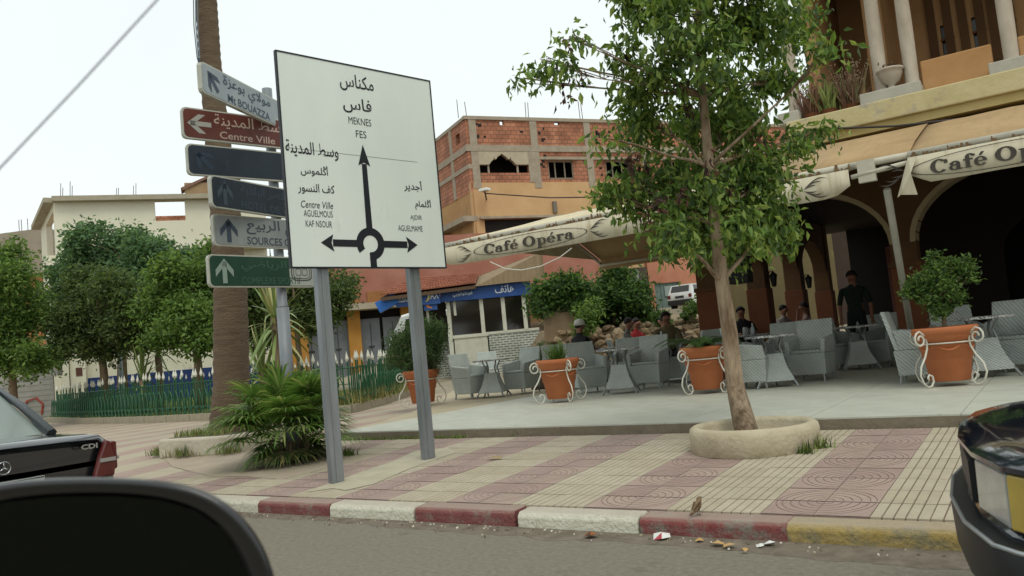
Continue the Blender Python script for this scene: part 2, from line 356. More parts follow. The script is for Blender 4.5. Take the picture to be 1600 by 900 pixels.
# separate tiles on the near pavement
mw = [mat('tile_cream_a', '#a39884', '#aea38f', scale=5, rough=.8, bump=.15, dirt=('#8d8069', .64, 4)), mat('tile_cream_b', '#a79c88', '#b2a793', scale=7, rough=.8, bump=.15), mat('tile_cream_c', '#a09480', '#aba08a', scale=5, rough=.8, bump=.15, dirt=('#8d816b', .6, 5))]
mp_ = [mat('tile_pink_a', '#98827a', '#a18c82', scale=5, rough=.8, bump=.15, dirt=('#a89b88', .56, 3)), mat('tile_pink_b', '#9b867c', '#a49084', scale=6, rough=.8, bump=.15), mat('tile_pink_c', '#937d75', '#9e877e', scale=5, rough=.8, bump=.15, dirt=('#8a786c', .6, 5))]
m_joint = mat('tile_groove', '#6b5e50', '#7a6c5c', scale=20, rough=.9)
H0 = .018; t0 = .004
def tile_cream():
    b = MB(); w_ = T-.006
    b.cur = 1; b.add([(0,0,H0-.006),(w_,0,H0-.006),(w_,T-.005,H0-.006),(0,T-.005,H0-.006)], [(0,1,2,3)]); b.cur = 0
    for i in range(5):
        a = i*w_/5+(.0045 if i else 0); c = (i+1)*w_/5-(.0045 if i < 4 else .001)
        b.add([(a,0,H0),(c,0,H0),(c,T-.005,H0),(a,T-.005,H0),(a-.001,0,0),(c+.001,0,0),(c+.001,T-.005,0),(a-.001,T-.005,0)], [(0,1,2,3),(0,4,5,1),(1,5,6,2),(2,6,7,3),(3,7,4,0)])
    return b
def tile_pink():
    b = MB(); w_ = T-.005; b.cur = 1; b.add([(0,0,H0-.004),(w_,0,H0-.004),(w_,w_,H0-.004),(0,w_,H0-.004),(0,0,0),(w_,0,0),(w_,w_,0),(0,w_,0)], [(0,1,2,3),(0,4,5,1),(1,5,6,2),(2,6,7,3),(3,7,4,0)]); b.cur = 0
    rs = [0, .05, .1, .15, .2, .25, .285]
    k = 6
    for i in range(6):
        ra = rs[i]+(.0028 if i else 0); rb = rs[i+1]-.0028; vs = []
        for j in range(k+1):
            a = math.pi/2*j/k; vs += [(ra*math.cos(a), ra*math.sin(a), H0), (rb*math.cos(a), rb*math.sin(a), H0)]
        b.add(vs, [(2*j, 2*j+1, 2*j+3, 2*j+2) for j in range(k)])
    r = rs[-1]+.0028; vs = []
    for j in range(k+1):
        a = math.pi/2*j/k; q = (w_, math.tan(a)*w_) if a <= math.pi/4+.001 else (w_/math.tan(a), w_)
        vs += [(r*math.cos(a), r*math.sin(a), H0), (q[0], q[1], H0)]
    b.add(vs, [(2*j, 2*j+1, 2*j+3, 2*j+2) for j in range(k)])
    return b
cme = [tile_cream().mesh('paving_tile', [x, m_joint]) for x in mw]; m_joint2 = mat('tile_groove_pink', '#897569', '#94807a', scale=20, rough=.9); pme = [tile_pink().mesh('paving_tile', [x, m_joint2]) for x in mp_]
for i in range(-14, 18):
    for j in range(9):
        x = PX0+i*T; y = 4.785+j*.3105
        pair = (i//2) % 2; cream = pair == 0
        if x > .95: continue
        me = rng.choice(cme if cream else pme)
        o = inst(me, 'paving_tile', pave, (x+.003, y, pz(y)-.016+rng.uniform(0, .0025)), (SL+rng.uniform(-.004, .004), rng.uniform(-.004, .004), 0))
        if not cream:       # four quarter circles meet in the middle of each pair
            k = (i % 2, j % 2)
            if k == (0, 0): o.rotation_euler.z = math.pi; o.location.x += T-.005; o.location.y += T-.005; o.location.z += SL*T; o.rotation_euler.x = -SL
            elif k == (0, 1): o.rotation_euler = (0, -SL, math.pi/2); o.location.x += T-.005
            elif k == (1, 0): o.rotation_euler = (0, SL, -math.pi/2); o.location.y += T-.005; o.location.z += SL*T
# cement patch under the sign posts, broken corner
cp = MB(); pts = [(478, 770), (512, 757), (560, 740), (612, 722), (650, 705), (700, 700), (712, 708), (640, 733), (585, 757), (540, 767), (520, 764)]
cp.add([(*PV(a, b).xy, PV(a, b).z+.0064) for a, b in pts], [tuple(range(len(pts)))[::-1]])
struct(cp.build('cement_patch', mat('cement', '#a19a86', '#b0a892', scale=4, rough=.9, bump=.4, bscale=40)))
sa = MB(); pts = [(388, 745), (440, 750), (500, 735), (548, 722), (520, 700), (430, 700), (300, 690), (240, 700), (270, 730), (330, 745)]
sa.add([(*PV(a, b).xy, PV(a, b).z+.0058) for a, b in pts], [tuple(range(len(pts)))[::-1]])
struct(sa.build('sand_patch', mat('sandy_dust', '#a09180', '#ab9d8a', scale=3, rough=.95, bump=.4, bscale=50)))
# terrace
m_tside = mat('terrace_edge', '#6f6555', '#7f7564', scale=5, rough=.9, bump=.4, bscale=30)
tb = MB(); tb.prism([(-8.35,7.62),(14,7.62),(14,30),(-15,30),(-15,19),(-9.6,10.8),(-8.75,9.0)], .1, TZ-.014, 'xy')
terr = struct(tb.build('terrace', m_tside))
msl = [mat('slab_a', '#afb0a3', '#bcbdb0', scale=2.5, rough=.55, bump=.1, bscale=30, dirt=('#8f8b7d', .58, 1.3)), mat('slab_b', '#a9aa9d', '#bbbcaf', scale=3, rough=.55, bump=.1, bscale=30, dirt=('#918d7f', .6, 1.7))]
SW, SD = 1.25, .95
sme = []
for m in msl: sme.append(MB().box(.003, SW-.003, .003, SD-.003, -.02, .014).mesh('terrace_slab', m))
inside = lambda x, y: not (x < -8.3 and y < 9.0) and not (y < 10.8 and y >= 9 and x < -8.6-(y-9)*.47) and not (y >= 10.8 and x < -9.6-(y-10.8)*.66)
for i in range(-6, 3):
    for j in range(10):
        x = -.8+i*SW; y = 7.625+j*SD
        if x < -8.4: continue
        if all(inside(a, b) for a in (x, x+SW) for b in (y, y+SD)): inst(rng.choice(sme), 'terrace_slab', terr, (x, y, TZ-.014+rng.uniform(-.001, .001)))
# beige path left of the slabs
pa = MB(); pa.add([(x, y, TZ-.008) for x, y in ((-8.36,7.64),(-8.3,7.64),(-8.3,30),(-15,30),(-15,19),(-9.6,10.8),(-8.76,9.0))], [tuple(range(7))])
struct(pa.build('path', mat('beige_path', '#a2967e', '#b0a48c', scale=2, rough=.9, bump=.3, bscale=30)))
# garden bed behind the plaza
bed = [G(x, y, .25) for x, y in ((60, 664), (130, 662), (230, 661), (340, 656), (440, 652), (520, 648))]+[G(550, 645, .25), G(600, 632, .25), G(640, 618, .25)]
bed = [(p.x, p.y) for p in bed]
bed[0] = (-31, 14.6)
back = [(-19, 24), (-24, 33), (-33, 35), (-44, 26)]
poly = bed+back
def in_poly(x, y, P=poly):
    c = False; n = len(P)
    for i in range(n):
        (x1, y1), (x2, y2) = P[i], P[i-1]
        if (y1 > y) != (y2 > y) and x < (x2-x1)*(y-y1)/(y2-y1)+x1: c = not c
    return c
m_lawn = mat('lawn_soil', '#4c5a2c', '#6a7038', scale=1.5, rough=.95, bump=.5, bscale=30)
lw = MB(); lw.add([(x, y, .40) for x, y in poly], [tuple(range(len(poly)))]); struct(lw.build('lawn', m_lawn))
kbm = mat('garden_kerb', '#8d8471', '#9c937f', scale=5, rough=.9, bump=.3)
gk = struct(bpy.data.objects.new('garden_kerb', None)); col.objects.link(gk)
for a, b in zip(bed[:-1], bed[1:]):
    A = Vector((*a, 0)); B = Vector((*b, 0)); L_ = (B-A).length; nn = max(1, round(L_/1.0)); ang = math.atan2(B.y-A.y, B.x-A.x)
    for i in range(nn):
        p = A.lerp(B, i/nn); inst(MB().box(.01, L_/nn-.01, -.08, .08, .1, .42).mesh('kerb_stone', kbm), 'kerb_stone', gk, p, (0, 0, ang))
def blades(n, sampler, h, w_, seed, cols, name, lab, cat, flop=.5):
    rg = np.random.default_rng(seed); P = np.array([sampler(rg) for _ in range(n)])
    a = rg.uniform(0, 6.283, n); hh = h*rg.uniform(.5, 1.3, n); fl = flop*rg.uniform(.1, 1, n)
    dx = np.cos(a); dy = np.sin(a); b0 = P+np.stack([-dy*w_, dx*w_, 0*a], 1); b1 = P-np.stack([-dy*w_, dx*w_, 0*a], 1); tp = P+np.stack([dx*fl*hh, dy*fl*hh, hh], 1)
    V = np.stack([b0, b1, tp], 1).reshape(-1, 3); me = bpy.data.meshes.new(name); me.from_pydata(V.tolist(), [], np.arange(3*n).reshape(-1, 3).tolist())
    for c in cols: me.materials.append(c)
    me.polygons.foreach_set('material_index', rg.integers(0, len(cols), n).astype(np.int32)); me.update()
    o = bpy.data.objects.new(name, me); col.objects.link(o); return tag(o, lab, cat, kind='stuff')
GRN = [mat('grass_a', '#5c7030', rough=.6), mat('grass_b', '#748340', rough=.6), mat('grass_c', '#8a8450', rough=.7)]
def samp(rg):
    while True:
        x = rg.uniform(-32, -12); y = rg.uniform(11.5, 24)
        if in_poly(x, y): return (x, y, .39)
blades(14000, samp, .1, .012, 1, GRN, 'lawn_grass', 'rough green grass growing inside the fenced garden bed', 'grass')
def samp2(rg):
    a, b = bed[rg.integers(1, 6)], None; i = rg.integers(6, 8); t = rg.random(); a = bed[i]; b = bed[i+1]
    return (a[0]+(b[0]-a[0])*t-rg.random()*.8, a[1]+(b[1]-a[1])*t+rg.random()*.3, .4)
blades(2400, samp2, .3, .01, 2, [GRN[2], GRN[1], mat('dry_grass', '#9c8c5c', rough=.8)], 'dry_grass_edge', 'tall dry grass along the garden kerb before the fence', 'grass', .8)
# ================================================================== SIGNS
class Face:                              # a vertical plane: pixel -> (distance along it, height)
    def __init__(s, p0, d): s.p = Vector((p0[0], p0[1], 0)); d = Vector((d[0], d[1], 0)).normalized(); s.d = d; s.n = np.array([d.y, -d.x, 0]); s.rz = math.atan2(d.y, d.x)
    def __call__(s, x, y):
        r = ray(x, y); t = ((np.array(s.p)-EYEP) @ s.n)/(r @ s.n); q = Vector(EYEP+r*t); return (q-s.p).dot(s.d), q.z
m_white = mat('sign_white', '#cfd7d0', '#d9dfd8', scale=1.2, rough=.45, spec=.4, dirt=('#c3cac2', .6, 2.5), stretch=(1, 1, .4))
m_black = mat('sign_black', '#14181f', rough=.5)
m_galv = mat('galvanised', '#7d8284', '#93979a', scale=9, rough=.45, metal=.6, stretch=(1, 1, .15), dirt=('#6f6a62', .66, 3))
m_alu = mat('sign_back', '#8f9290', rough=.5, metal=.5)
fb = Face((-5.80, 4.96), (.22, .975)); W_, Z0, Z1 = 1.80, 2.19, 4.25
sg = thing('roundabout_sign', 'large white roundabout direction sign on two grey steel posts beside the kerb', 'road sign', (fb.p.x, fb.p.y, 0), fb.rz)
MB().box(0, W_, 0, .03, Z0, Z1).build('panel', [m_white], sg)
fr = MB(); t = .014
for a in ((-t, 0, Z0-t, Z1+t), (W_, W_+t, Z0-t, Z1+t)): fr.box(a[0], a[1], -.006, .035, a[2], a[3])
for z in ((Z0-t, Z0), (Z1, Z1+t)): fr.box(0, W_, -.006, .035, z[0], z[1])
fr.build('frame', m_black, sg)
MB().box(.02, W_*.86, -.0015, 0, Z1-.93, Z1-.926).build('panel_joint', mat('joint_grey', '#6a6c68'), sg)
for px, pb in ((508, 755), (652, 718)):
    s, _ = fb(px, 430); g0 = PV(px+10, pb); q = MB()
    pzv = pz(g0.y)
    q.box(s-.062, s+.062, .04, .05, pzv-.02, Z1-.2); q.box(s-.062, s-.052, .05, .12, pzv-.02, Z1-.2); q.box(s+.052, s+.062, .05, .12, pzv-.02, Z1-.2); q.box(s-.02, s+.02, .034, .04, pzv+.02, Z1-.3)
    q.build('post', m_galv, sg)
def word(root, mb, txt, cx, cy, hpx, wpx, fc, y=-.003, bold=0, shear=0):
    s0, z0 = fc(cx-wpx/2, cy+hpx/2); s1, z1 = fc(cx+wpx/2, cy-hpx/2)
    sa, za = fc(cx, cy+hpx/2); sb, zb = fc(cx, cy-hpx/2)
    sl_, _ = fc(cx-wpx/2, cy); sr_, _ = fc(cx+wpx/2, cy)
    letters(mb, txt, (sl_+sr_)/2, za, zb-za, sr_-sl_, y, bold, shear)
A_ = arabic
for txt, cx, cy, hp, wp in ((A_('مكناس'), 557, 131, 27, 52), (A_('فاس'), 558, 166, 24, 44), ('MEKNES', 562, 190, 11, 35), ('FES', 564, 210, 11, 16), (A_('وسط المدينة'), 487, 235, 26, 82), (A_('أگلموس'), 491, 267, 18, 43), (A_('كف النسور'), 494, 296, 17, 57),
      ('AGUELMOUS', 497, 334, 10, 45), ('KAF NSOUR', 498, 350, 10, 41), (A_('أجدير'), 645, 291, 18, 28), (A_('أگلمام'), 661, 320, 17, 25), ('AJDIR', 650, 341, 9, 18), ('AGUELMAME', 641, 357, 9, 38)):
    lt = MB(); word(sg, lt, txt, cx, cy, hp, wp, fb, bold=.01 if ord(txt[0]) > 1000 else -.004); lt.build('lettering', m_black, sg, normals=False)
lt = MB(); word(sg, lt, 'Centre Ville', 495, 320, 11, 50, fb, shear=.25, bold=0); lt.build('lettering', m_black, sg, normals=False)
# diagram: ring and arrows in the panel's own metres
dg = MB(); cx, cz = fb(579, 381); 
_, zt = fb(566, 226); sl0, zl = fb(501, 376); sr0, zr = fb(652, 381)
def arc(a0, a1, r0, r1, n=28):
    vs = []
    for i in range(n+1):
        a = R(a0+(a1-a0)*i/n); vs += [(cx+r0*math.cos(a), -.003, cz+r0*math.sin(a)), (cx+r1*math.cos(a), -.003, cz+r1*math.sin(a))]
    dg.add(vs, [(2*i, 2*i+1, 2*i+3, 2*i+2) for i in range(n)])
arc(-98, 215, .085, .165)
def flat(p): dg.add([(a, -.0034, b) for a, b in p], [tuple(range(len(p)))])
sw = .036
flat([(cx-sw, cz+.14), (cx+sw, cz+.14), (cx+sw*.8, zt-.2), (cx-sw*.8, zt-.2)]); flat([(cx-.07, zt-.22), (cx, zt-.185), (cx+.07, zt-.22), (cx, zt)])
flat([(cx-.15, cz+.035), (cx-.15, cz-.035), (sl0+.13, cz-.035), (sl0+.13, cz+.035)]); flat([(sl0+.14, cz-.085), (sl0+.115, cz), (sl0+.14, cz+.085), (sl0, cz)])
flat([(cx+.15, cz-.035), (cx+.15, cz+.035), (sr0-.13, cz+.035), (sr0-.13, cz-.035)]); flat([(sr0-.14, cz+.085), (sr0-.115, cz), (sr0-.14, cz-.085), (sr0, cz)])
flat([(cx-.02, cz-.09), (cx-.02, Z0), (cx+.055, Z0), (cx+.055, cz-.13)])
dg.build('route_diagram', m_black, sg, normals=False)
# stacked arrow signs on one pole
PC = Vector(D(443, 500, 9.6)); gz = pz(PC.y)
st = thing('signpost_pole', 'grey round steel pole with rust patches carrying the stacked direction signs', 'pole', (PC.x, PC.y, 0))
MB().tube([(0, 0, gz-.05), (0, 0, 2.0)], .075, 14).tube([(0, 0, 2.0), (0, 0, 2.02), (0, 0, 4.7)], [.075, .06, .06], 14).build('pole', mat('pole_paint', '#777c81', '#868a8d', scale=6, rough=.5, metal=.2, dirt=('#6d4a3a', .68, 2.2), stretch=(1, 1, .5)), st, smooth=True)
def plate(name, lab, Lpx, Rpx, hgt, back, fore, ends, textcol, arrow, words, emblem=False, rtext=None):
    zr = D(*Rpx, 9.6).z; q = G(*Lpx, zr); d = Vector((PC.x-q.x, PC.y-q.y, 0)); L1 = d.length; ex = L1+.42; fc = Face((q.x, q.y), (d.x, d.y))
    off = Vector((fc.n[0], fc.n[1], 0))*.1            # plates are clamped to the camera side of the pole
    r = thing(name, lab, 'direction sign', (q.x+off.x, q.y+off.y, 0), fc.rz, 'direction signs stacked on the pole')
    z0, z1 = zr-hgt, zr; c = .045
    po = [(c, z0), (ex-c, z0), (ex-c*.3, z0+c*.3), (ex, z0+c), (ex, z1-c), (ex-c*.3, z1-c*.3), (ex-c, z1), (c, z1), (c*.3, z1-c*.3), (0, z1-c), (0, z0+c), (c*.3, z0+c*.3)]
    MB().prism(po, 0, .05).build('case', ends, r)
    k = .016; pi = [(a+(k if a < ex/2 else -k), b+(k if b < (z0+z1)/2 else -k)) for a, b in po]
    MB().prism(pi, -.004, .002).build('face', fore, r)
    MB().box(L1-.09, L1+.09, .05, .11, z0+.1, z1-.1).build('clamp', m_galv, r)
    ar = MB(); ax, az = .19, (z0+z1)/2
    T_ = Matrix.Translation((ax, 0, az)) @ Matrix.Rotation(arrow, 4, 'Y'); ar.T = T_
    a = hgt*.38
    for p in ([(-.028, -a), (.028, -a), (.028, a*.75), (-.028, a*.75)], [(0, a), (-.11, a-.13), (-.11, a-.21), (0, a-.08)], [(0, a), (0, a-.08), (.11, a-.21), (.11, a-.13)]):
        ar.add([(u_, -.0065, v_) for u_, v_ in p], [tuple(range(4))])
    ar.build('arrow', textcol[0], r, normals=False)
    if words:
        for txt, xx, zz, hh, ww in words: lm = MB(); letters(lm, txt, xx, z0+zz*hgt, hh*hgt, ww, -.007, .01, align='L'); lm.build('lettering', textcol[1], r, normals=False)
    if emblem:
        em = MB(); e0 = ex-.36; MB().box(e0, ex-.02, -.0055, -.003, z0+.02, z1-.02).build('emblem_panel', mat('emblem_grey', '#9da19a', '#a9aca5', scale=5, rough=.5), r)
        def loop(rx, rz, w_, cx_, cz_, nn=24):
            vs = []
            for i in range(nn):
                a2 = 2*math.pi*i/nn; cc, ss = math.cos(a2), math.sin(a2); cc = math.copysign(abs(cc)**.5, cc); ss = math.copysign(abs(ss)**.6, ss)
                vs += [(cx_+rx*cc, -.008, cz_+rz*ss), (cx_+(rx-w_)*cc, -.008, cz_+(rz-w_)*ss)]
            em.add(vs, [(2*i, 2*i+1, (2*i+3) % (2*nn), (2*i+2) % (2*nn)) for i in range(nn)])
        xm = (e0+ex-.02)/2; zm = (z0+z1)/2; loop(.15, .11, .014, xm, zm); loop(.12, .085, .008, xm, zm); loop(.04, .045, .007, xm-.045, zm); loop(.04, .045, .007, xm+.045, zm)
        em.build('emblem', mat('emblem_line', '#4a4f4a'), r, normals=False)
    return r
edge = mat('sign_case', '#a5a59a', '#b5b5aa', scale=5, rough=.5, dirt=('#8c887a', .65, 6))
def fad(n_, a, b, dd): return mat(n_, a, b, scale=4, rough=.45, dirt=(dd, .6, 3), stretch=(1, 1, .5))
f_pale = fad('faded_pale_blue', '#848e94', '#949da0', '#a2a8a6'); f_brown = fad('faded_brown', '#552922', '#633128', '#6e463c'); f_navy = fad('faded_navy', '#19232e', '#222d38', '#303b44'); f_navy2 = fad('faded_navy_b', '#1c2631', '#25303b', '#343f48'); f_grey = fad('faded_grey', '#7e8385', '#8f9392', '#9da09c'); f_green = fad('faded_green', '#1a392c', '#224535', '#355445')
w_t = mat('faded_white', '#9d9b94', rough=.6); d_t = mat('dull_navy', '#3d4a59', rough=.6); gh = mat('ghost_text', '#3a4650', rough=.6); gh2 = mat('ghost_green', '#3a5a49', rough=.6)
plate('direction_sign', 'faded pale blue arrow sign, topmost on the signpost pole', (300, 97), (441, 146), .34, m_alu, f_pale, edge, (d_t, d_t), R(-42), [(A_('مولاي بوعزة'), .38, .42, .5, .95), ('Mt BOUAZZA', .45, .08, .26, .85)])
plate('direction_sign', 'reddish brown arrow sign reading Centre Ville, second from top on the pole', (278, 170), (441, 179), .36, m_alu, f_brown, edge, (w_t, mat('faded_tan_text', '#b09a8d', rough=.6)), R(-90), [(A_('وسط المدينة'), .36, .42, .48, .9), ('Centre Ville', .42, .1, .24, .68)])
plate('direction_sign', 'blank dark navy sign, third from top on the pole', (286, 227), (441, 233), .36, m_alu, f_navy, edge, (mat('ghost_navy', '#2c3946'), gh), R(-45), [])
plate('direction_sign', 'dark navy sign with ghostly up arrow, fourth from top on the pole', (318, 275), (441, 291), .36, m_alu, f_navy2, edge, (gh, gh), 0, [(A_('قصر البلدية'), .42, .5, .36, .7), ('HOTEL DE VILLE', .42, .1, .24, .95)])
plate('direction_sign', 'grey arrow sign reading Sources Oum, fifth from top on the pole', (324, 336), (448, 341), .36, m_alu, f_grey, edge, (mat('arrow_slate', '#3c4856', rough=.6), mat('text_slate', '#3f4751', rough=.6)), 0, [(A_('ام الربيع'), .42, .42, .5, .68), ('SOURCES OUM', .42, .09, .25, .76)])
plate('direction_sign', 'green arrow sign with an oval emblem, lowest on the pole', (317, 399), (455, 400), .37, m_alu, f_green, edge, (mat('arrow_pale_green', '#84948a', rough=.6), gh2), 0, [(A_('الرياضي'), .4, .48, .38, .6), ('COMPLEXE SPORTIF', .4, .1, .22, .8)], emblem=True)
# ================================================================== PLANTS
LEAFC = {'cafe': ['#566f32', '#69863d', '#879a50', '#435a2e'], 'dark': ['#46582e', '#546636', '#637540', '#384828'], 'lime': ['#557032', '#63803a', '#758f48', '#455e2c'], 'grey': ['#4c6b45', '#5c7b52', '#6c8a60', '#3b5638'], 'bush': ['#3c5a2b', '#4d6d33', '#2e4722', '#5f7a3c'], 'pot': ['#486430', '#5c783a', '#6f8848', '#3a5228'], 'conifer': ['#2e4527', '#3c5630', '#4b673a', '#55663e']}
def lmats(k): return [leafy('leaf_%s_%s' % (k, 'abcd'[i]), c) for i, c in enumerate(LEAFC[k])]
def leafmesh(name, C, size, mats, seed, droop=.3, aspect=.45, fold=.35, weights=None):
    rg = np.random.default_rng(seed); n = len(C); C = np.asarray(C)
    a = rg.uniform(0, 2*np.pi, n); el = rg.normal(-droop, .55, n); ax = np.stack([np.cos(a)*np.cos(el), np.sin(a)*np.cos(el), np.sin(el)], 1)
    rn = rg.normal(size=(n, 3)); sd = np.cross(ax, rn); sd /= np.linalg.norm(sd, axis=1)[:, None]+1e-9; up = np.cross(sd, ax)
    L = (size*rg.uniform(.6, 1.35, n))[:, None]; mid = C+ax*L*.45
    l = mid+sd*L*aspect*.5+up*L*fold*.25; r = mid-sd*L*aspect*.5+up*L*fold*.25; tip = C+ax*L-up*L*.08
    V = np.stack([C, l, tip, r], 1).reshape(-1, 3); k = np.arange(n)*4
    Fc = np.concatenate([np.stack([k, k+1, k+2], 1), np.stack([k, k+2, k+3], 1)])
    me = bpy.data.meshes.new(name); me.from_pydata(V.tolist(), [], Fc.tolist())
    for m in mats: me.materials.append(m)
    p = np.array(weights or [1]*len(mats), float); mi = rg.choice(len(mats), n, p=p/p.sum()); me.polygons.foreach_set('material_index', np.concatenate([mi, mi]).astype(np.int32)); me.update()
    return me
def crown_points(blobs, seed, tips=40, per=12, spread=.16):
    """blobs: (x,y,z,rx,rz): twig tips spread through each blob, leaves gathered round the tips"""
    rg = np.random.default_rng(seed); out = []; tp = []
    tot = sum(b[3]*b[4] for b in blobs)
    for (x, y, z, rx, rz) in blobs:
        k = max(5, int(tips*rx*rz/tot)); nc = max(3, k//7)
        d = rg.normal(size=(nc, 3)); d /= np.linalg.norm(d, axis=1)[:, None]; q = rg.uniform(.3, 1.12, nc)
        cl = np.array([x, y, z])+d*q[:, None]*np.array([rx, rx, rz]); cr_ = rg.uniform(.16, .34, nc)*rx
        w_ = rg.integers(0, nc, k); t = cl[w_]+rg.normal(size=(k, 3))*cr_[w_][:, None]*.7; tp.append(t)
        for c in t:
            m = rg.integers(per//2, per+per//2); out.append(c+rg.normal(size=(m, 3))*spread*np.array([1, 1, .8]))
    return np.concatenate(out), np.concatenate(tp)
def tree(name, lab, base, trunk, tr, blobs, key, leaf, tips, per, spread, seed, group=None, bark='bark', limb=14, droop=.3, aspect=.45, loc=None, cat='tree'):
    r = thing(name, lab, cat, base, 0, group); b0 = Vector(base); P = [Vector(p)-b0 for p in trunk]
    bl = [(x-b0.x, y-b0.y, z-b0.z, rx, rz) for x, y, z, rx, rz in blobs]
    C, tp = crown_points(bl, seed, tips, per, spread)
    mb = MB(); n = len(P); rad = [tr*(1-.75*i/(n-1)) for i in range(n)]; rad[0] *= 1.25; mb.tube(P, rad, 10)
    rg = random.Random(seed)
    for x, y, z, rx, rz in bl:
        c = Vector((x, y, z)); s = min(range(n), key=lambda i: abs(P[i].z-(z-.35*(c-P[i]).xy.length-rz*.3))); s = max(1, s) if n > 2 else s
        m = P[s].lerp(c, .5)+Vector((rg.uniform(-.1, .1)*rx, rg.uniform(-.1, .1)*rx, .12*rx)); w1 = Vector((rg.gauss(0, .08), rg.gauss(0, .08), rg.gauss(0, .06)))*rx*1.2; mb.tube([P[s], P[s].lerp(m, .35)+w1*.6, P[s].lerp(m, .7)-w1*.5, m, m.lerp(c, .5)+w1*.8, c], [rad[s]*.42, rad[s]*.34, rad[s]*.28, rad[s]*.22, rad[s]*.14, rad[s]*.07], 6)
        near = [Vector(t) for t in tp if (Vector(t)-c).length < max(rx, rz)*1.2]; rg.shuffle(near)
        for t in near[:limb]: mb.tube([m.lerp(c, rg.random()), c.lerp(t, .5)+Vector((0, 0, .03)), t], [rad[s]*.13, rad[s]*.09, rad[s]*.04], 4)
    mb.build('trunk', MATS[bark], r, smooth=True)
    o = bpy.data.objects.new('crown', leafmesh('crown', C, leaf, lmats(key), seed+1, droop, aspect)); col.objects.link(o); o.parent = r
    return r
mat('bark', '#6b5a48', '#85735d', scale=9, rough=.9, bump=.7, bscale=30, stretch=(1, 1, .3)); mat('bark_pale', '#6b5843', '#a39079', scale=13, rough=.95, bump=1, bscale=30, lo=.36, hi=.62, stretch=(1, 1, .25), dirt=('#b5ad9e', .62, 5))
# --- the pavement tree in its ring
ringc = Vector((-2.30, 6.84, pz(6.84))); TD = 7.25
rg_ = thing('tree_ring', 'low round rendered ring wall around the foot of the cafe tree', 'planter', (ringc.x, ringc.y, ringc.z-.01))
MB().lathe([(.50, -.03), (.535, 0), (.54, .15), (.53, .195), (.50, .215), (.455, .21), (.435, .18), (.43, -.03)], 40).build('wall', mat('ring_render', '#a89c83', '#b8ad95', scale=4, rough=.9, bump=.5, bscale=28, dirt=('#8a7d66', .62, 3)), rg_, smooth=True)
MB().lathe([(.432, .03), (.3, .05), (.001, .055)], 24).build('soil', mat('soil', '#5e5546', '#6e6554', scale=12, rough=.95, bump=.8), rg_)
def PD(px, py, dd=0): return D(px, py, TD+dd)
trunk = [Vector((ringc.x-.05, ringc.y+.02, ringc.z))]+[PD(1148, 600), PD(1140, 520), PD(1128, 440), PD(1118, 350), PD(1108, 260), PD(1098, 150), PD(1092, 40), PD(1088, -70)]
CB = [(1110,330,92),(1020,300,72),(1195,280,78),(1120,190,105),(1010,190,58),(1225,125,48),(1065,70,80),(1170,40,78),(1262,215,34),(965,318,38),(1130,375,50),(1040,365,45),(843,92,24),(893,115,22),(818,130,14),(1000,110,56),(1288,95,24),(1100,-60,110),(1010,-10,60),(1235,25,38),(1165,350,58),(945,215,16),(1215,345,36),(895,62,8)]
rr = random.Random(5); blobs = []
for px, py, rp in CB:
    c = PD(px, py, rr.uniform(-.55, .55)); r_ = rp*.9*TD/F_PX; blobs.append((c.x, c.y, c.z, r_*.95, r_*.95))
tree('street_tree', 'leafy green tree with slanting trunk growing from the ring wall before the cafe', trunk[0], trunk, .088, blobs, 'cafe', .092, 1550, 12, .08, 11, bark='bark_pale', limb=20, droop=.8, aspect=.42)
# withered brown leaf bunches and pods hanging in it
wb = MB(); wl = []
for px, py in ((985, 255), (1000, 262), (990, 245), (1080, 165), (1060, 130), (1010, 340), (870, 107), (888, 70), (912, 65), (1190, 210), (1130, 120), (1030, 310), (1105, 260), (975, 90), (1010, 270), (905, 120), (883, 150), (1140, 300), (1065, 300)):
    c = PD(px, py, rr.uniform(-.5, .1)); wl += [tuple(c+Vector((rr.gauss(0, .04), rr.gauss(0, .04), rr.gauss(0, .05)))) for _ in range(16)]
o = bpy.data.objects.new('withered_leaves', leafmesh('withered_leaves', wl, .075, [mat('dead_leaf_a', '#4a2f22', rough=.8), mat('dead_leaf_b', '#5f4030', rough=.8), mat('dead_leaf_c', '#33241c', rough=.8)], 5, .9)); col.objects.link(o)
stt = [x for x in bpy.data.objects if x.name == 'street_tree'][0]; o.parent = stt; o.location = -stt.location
# --- date palm trunk by the plaza
mb_ = mat('palm_trunk', '#5c4c3d', '#71604e', scale=3, rough=.95, bump=.9, bscale=14, stretch=(1, 1, 6))
pb = PV(352, 700); pb.z = pz(pb.y)
pt = thing('palm_tree', 'tall thick palm trunk rising behind the stacked direction signs', 'palm tree', pb)
dp = depth(pb); tk = [D(x, y, dp)-pb for x, y in ((360, 690), (362, 600), (360, 450), (352, 330), (338, 200), (328, 90), (322, 0), (316, -180), (312, -560))]; tk[0] = Vector((.05, 0, -.05))
rad = [.29, .255, .235, .21, .17, .15, .15, .17, .22]; P = []; RR = []
for i in range(len(tk)-1):
    for k in range(14):
        t_ = k/14; P.append(tk[i].lerp(tk[i+1], t_)); RR.append((rad[i]*(1-t_)+rad[i+1]*t_)*(1+.028*(1 if k % 2 else -1)))
MB().tube(P, RR, 20).build('trunk', mb_, pt, smooth=True)
pf = MB(); tc_ = tk[-1]
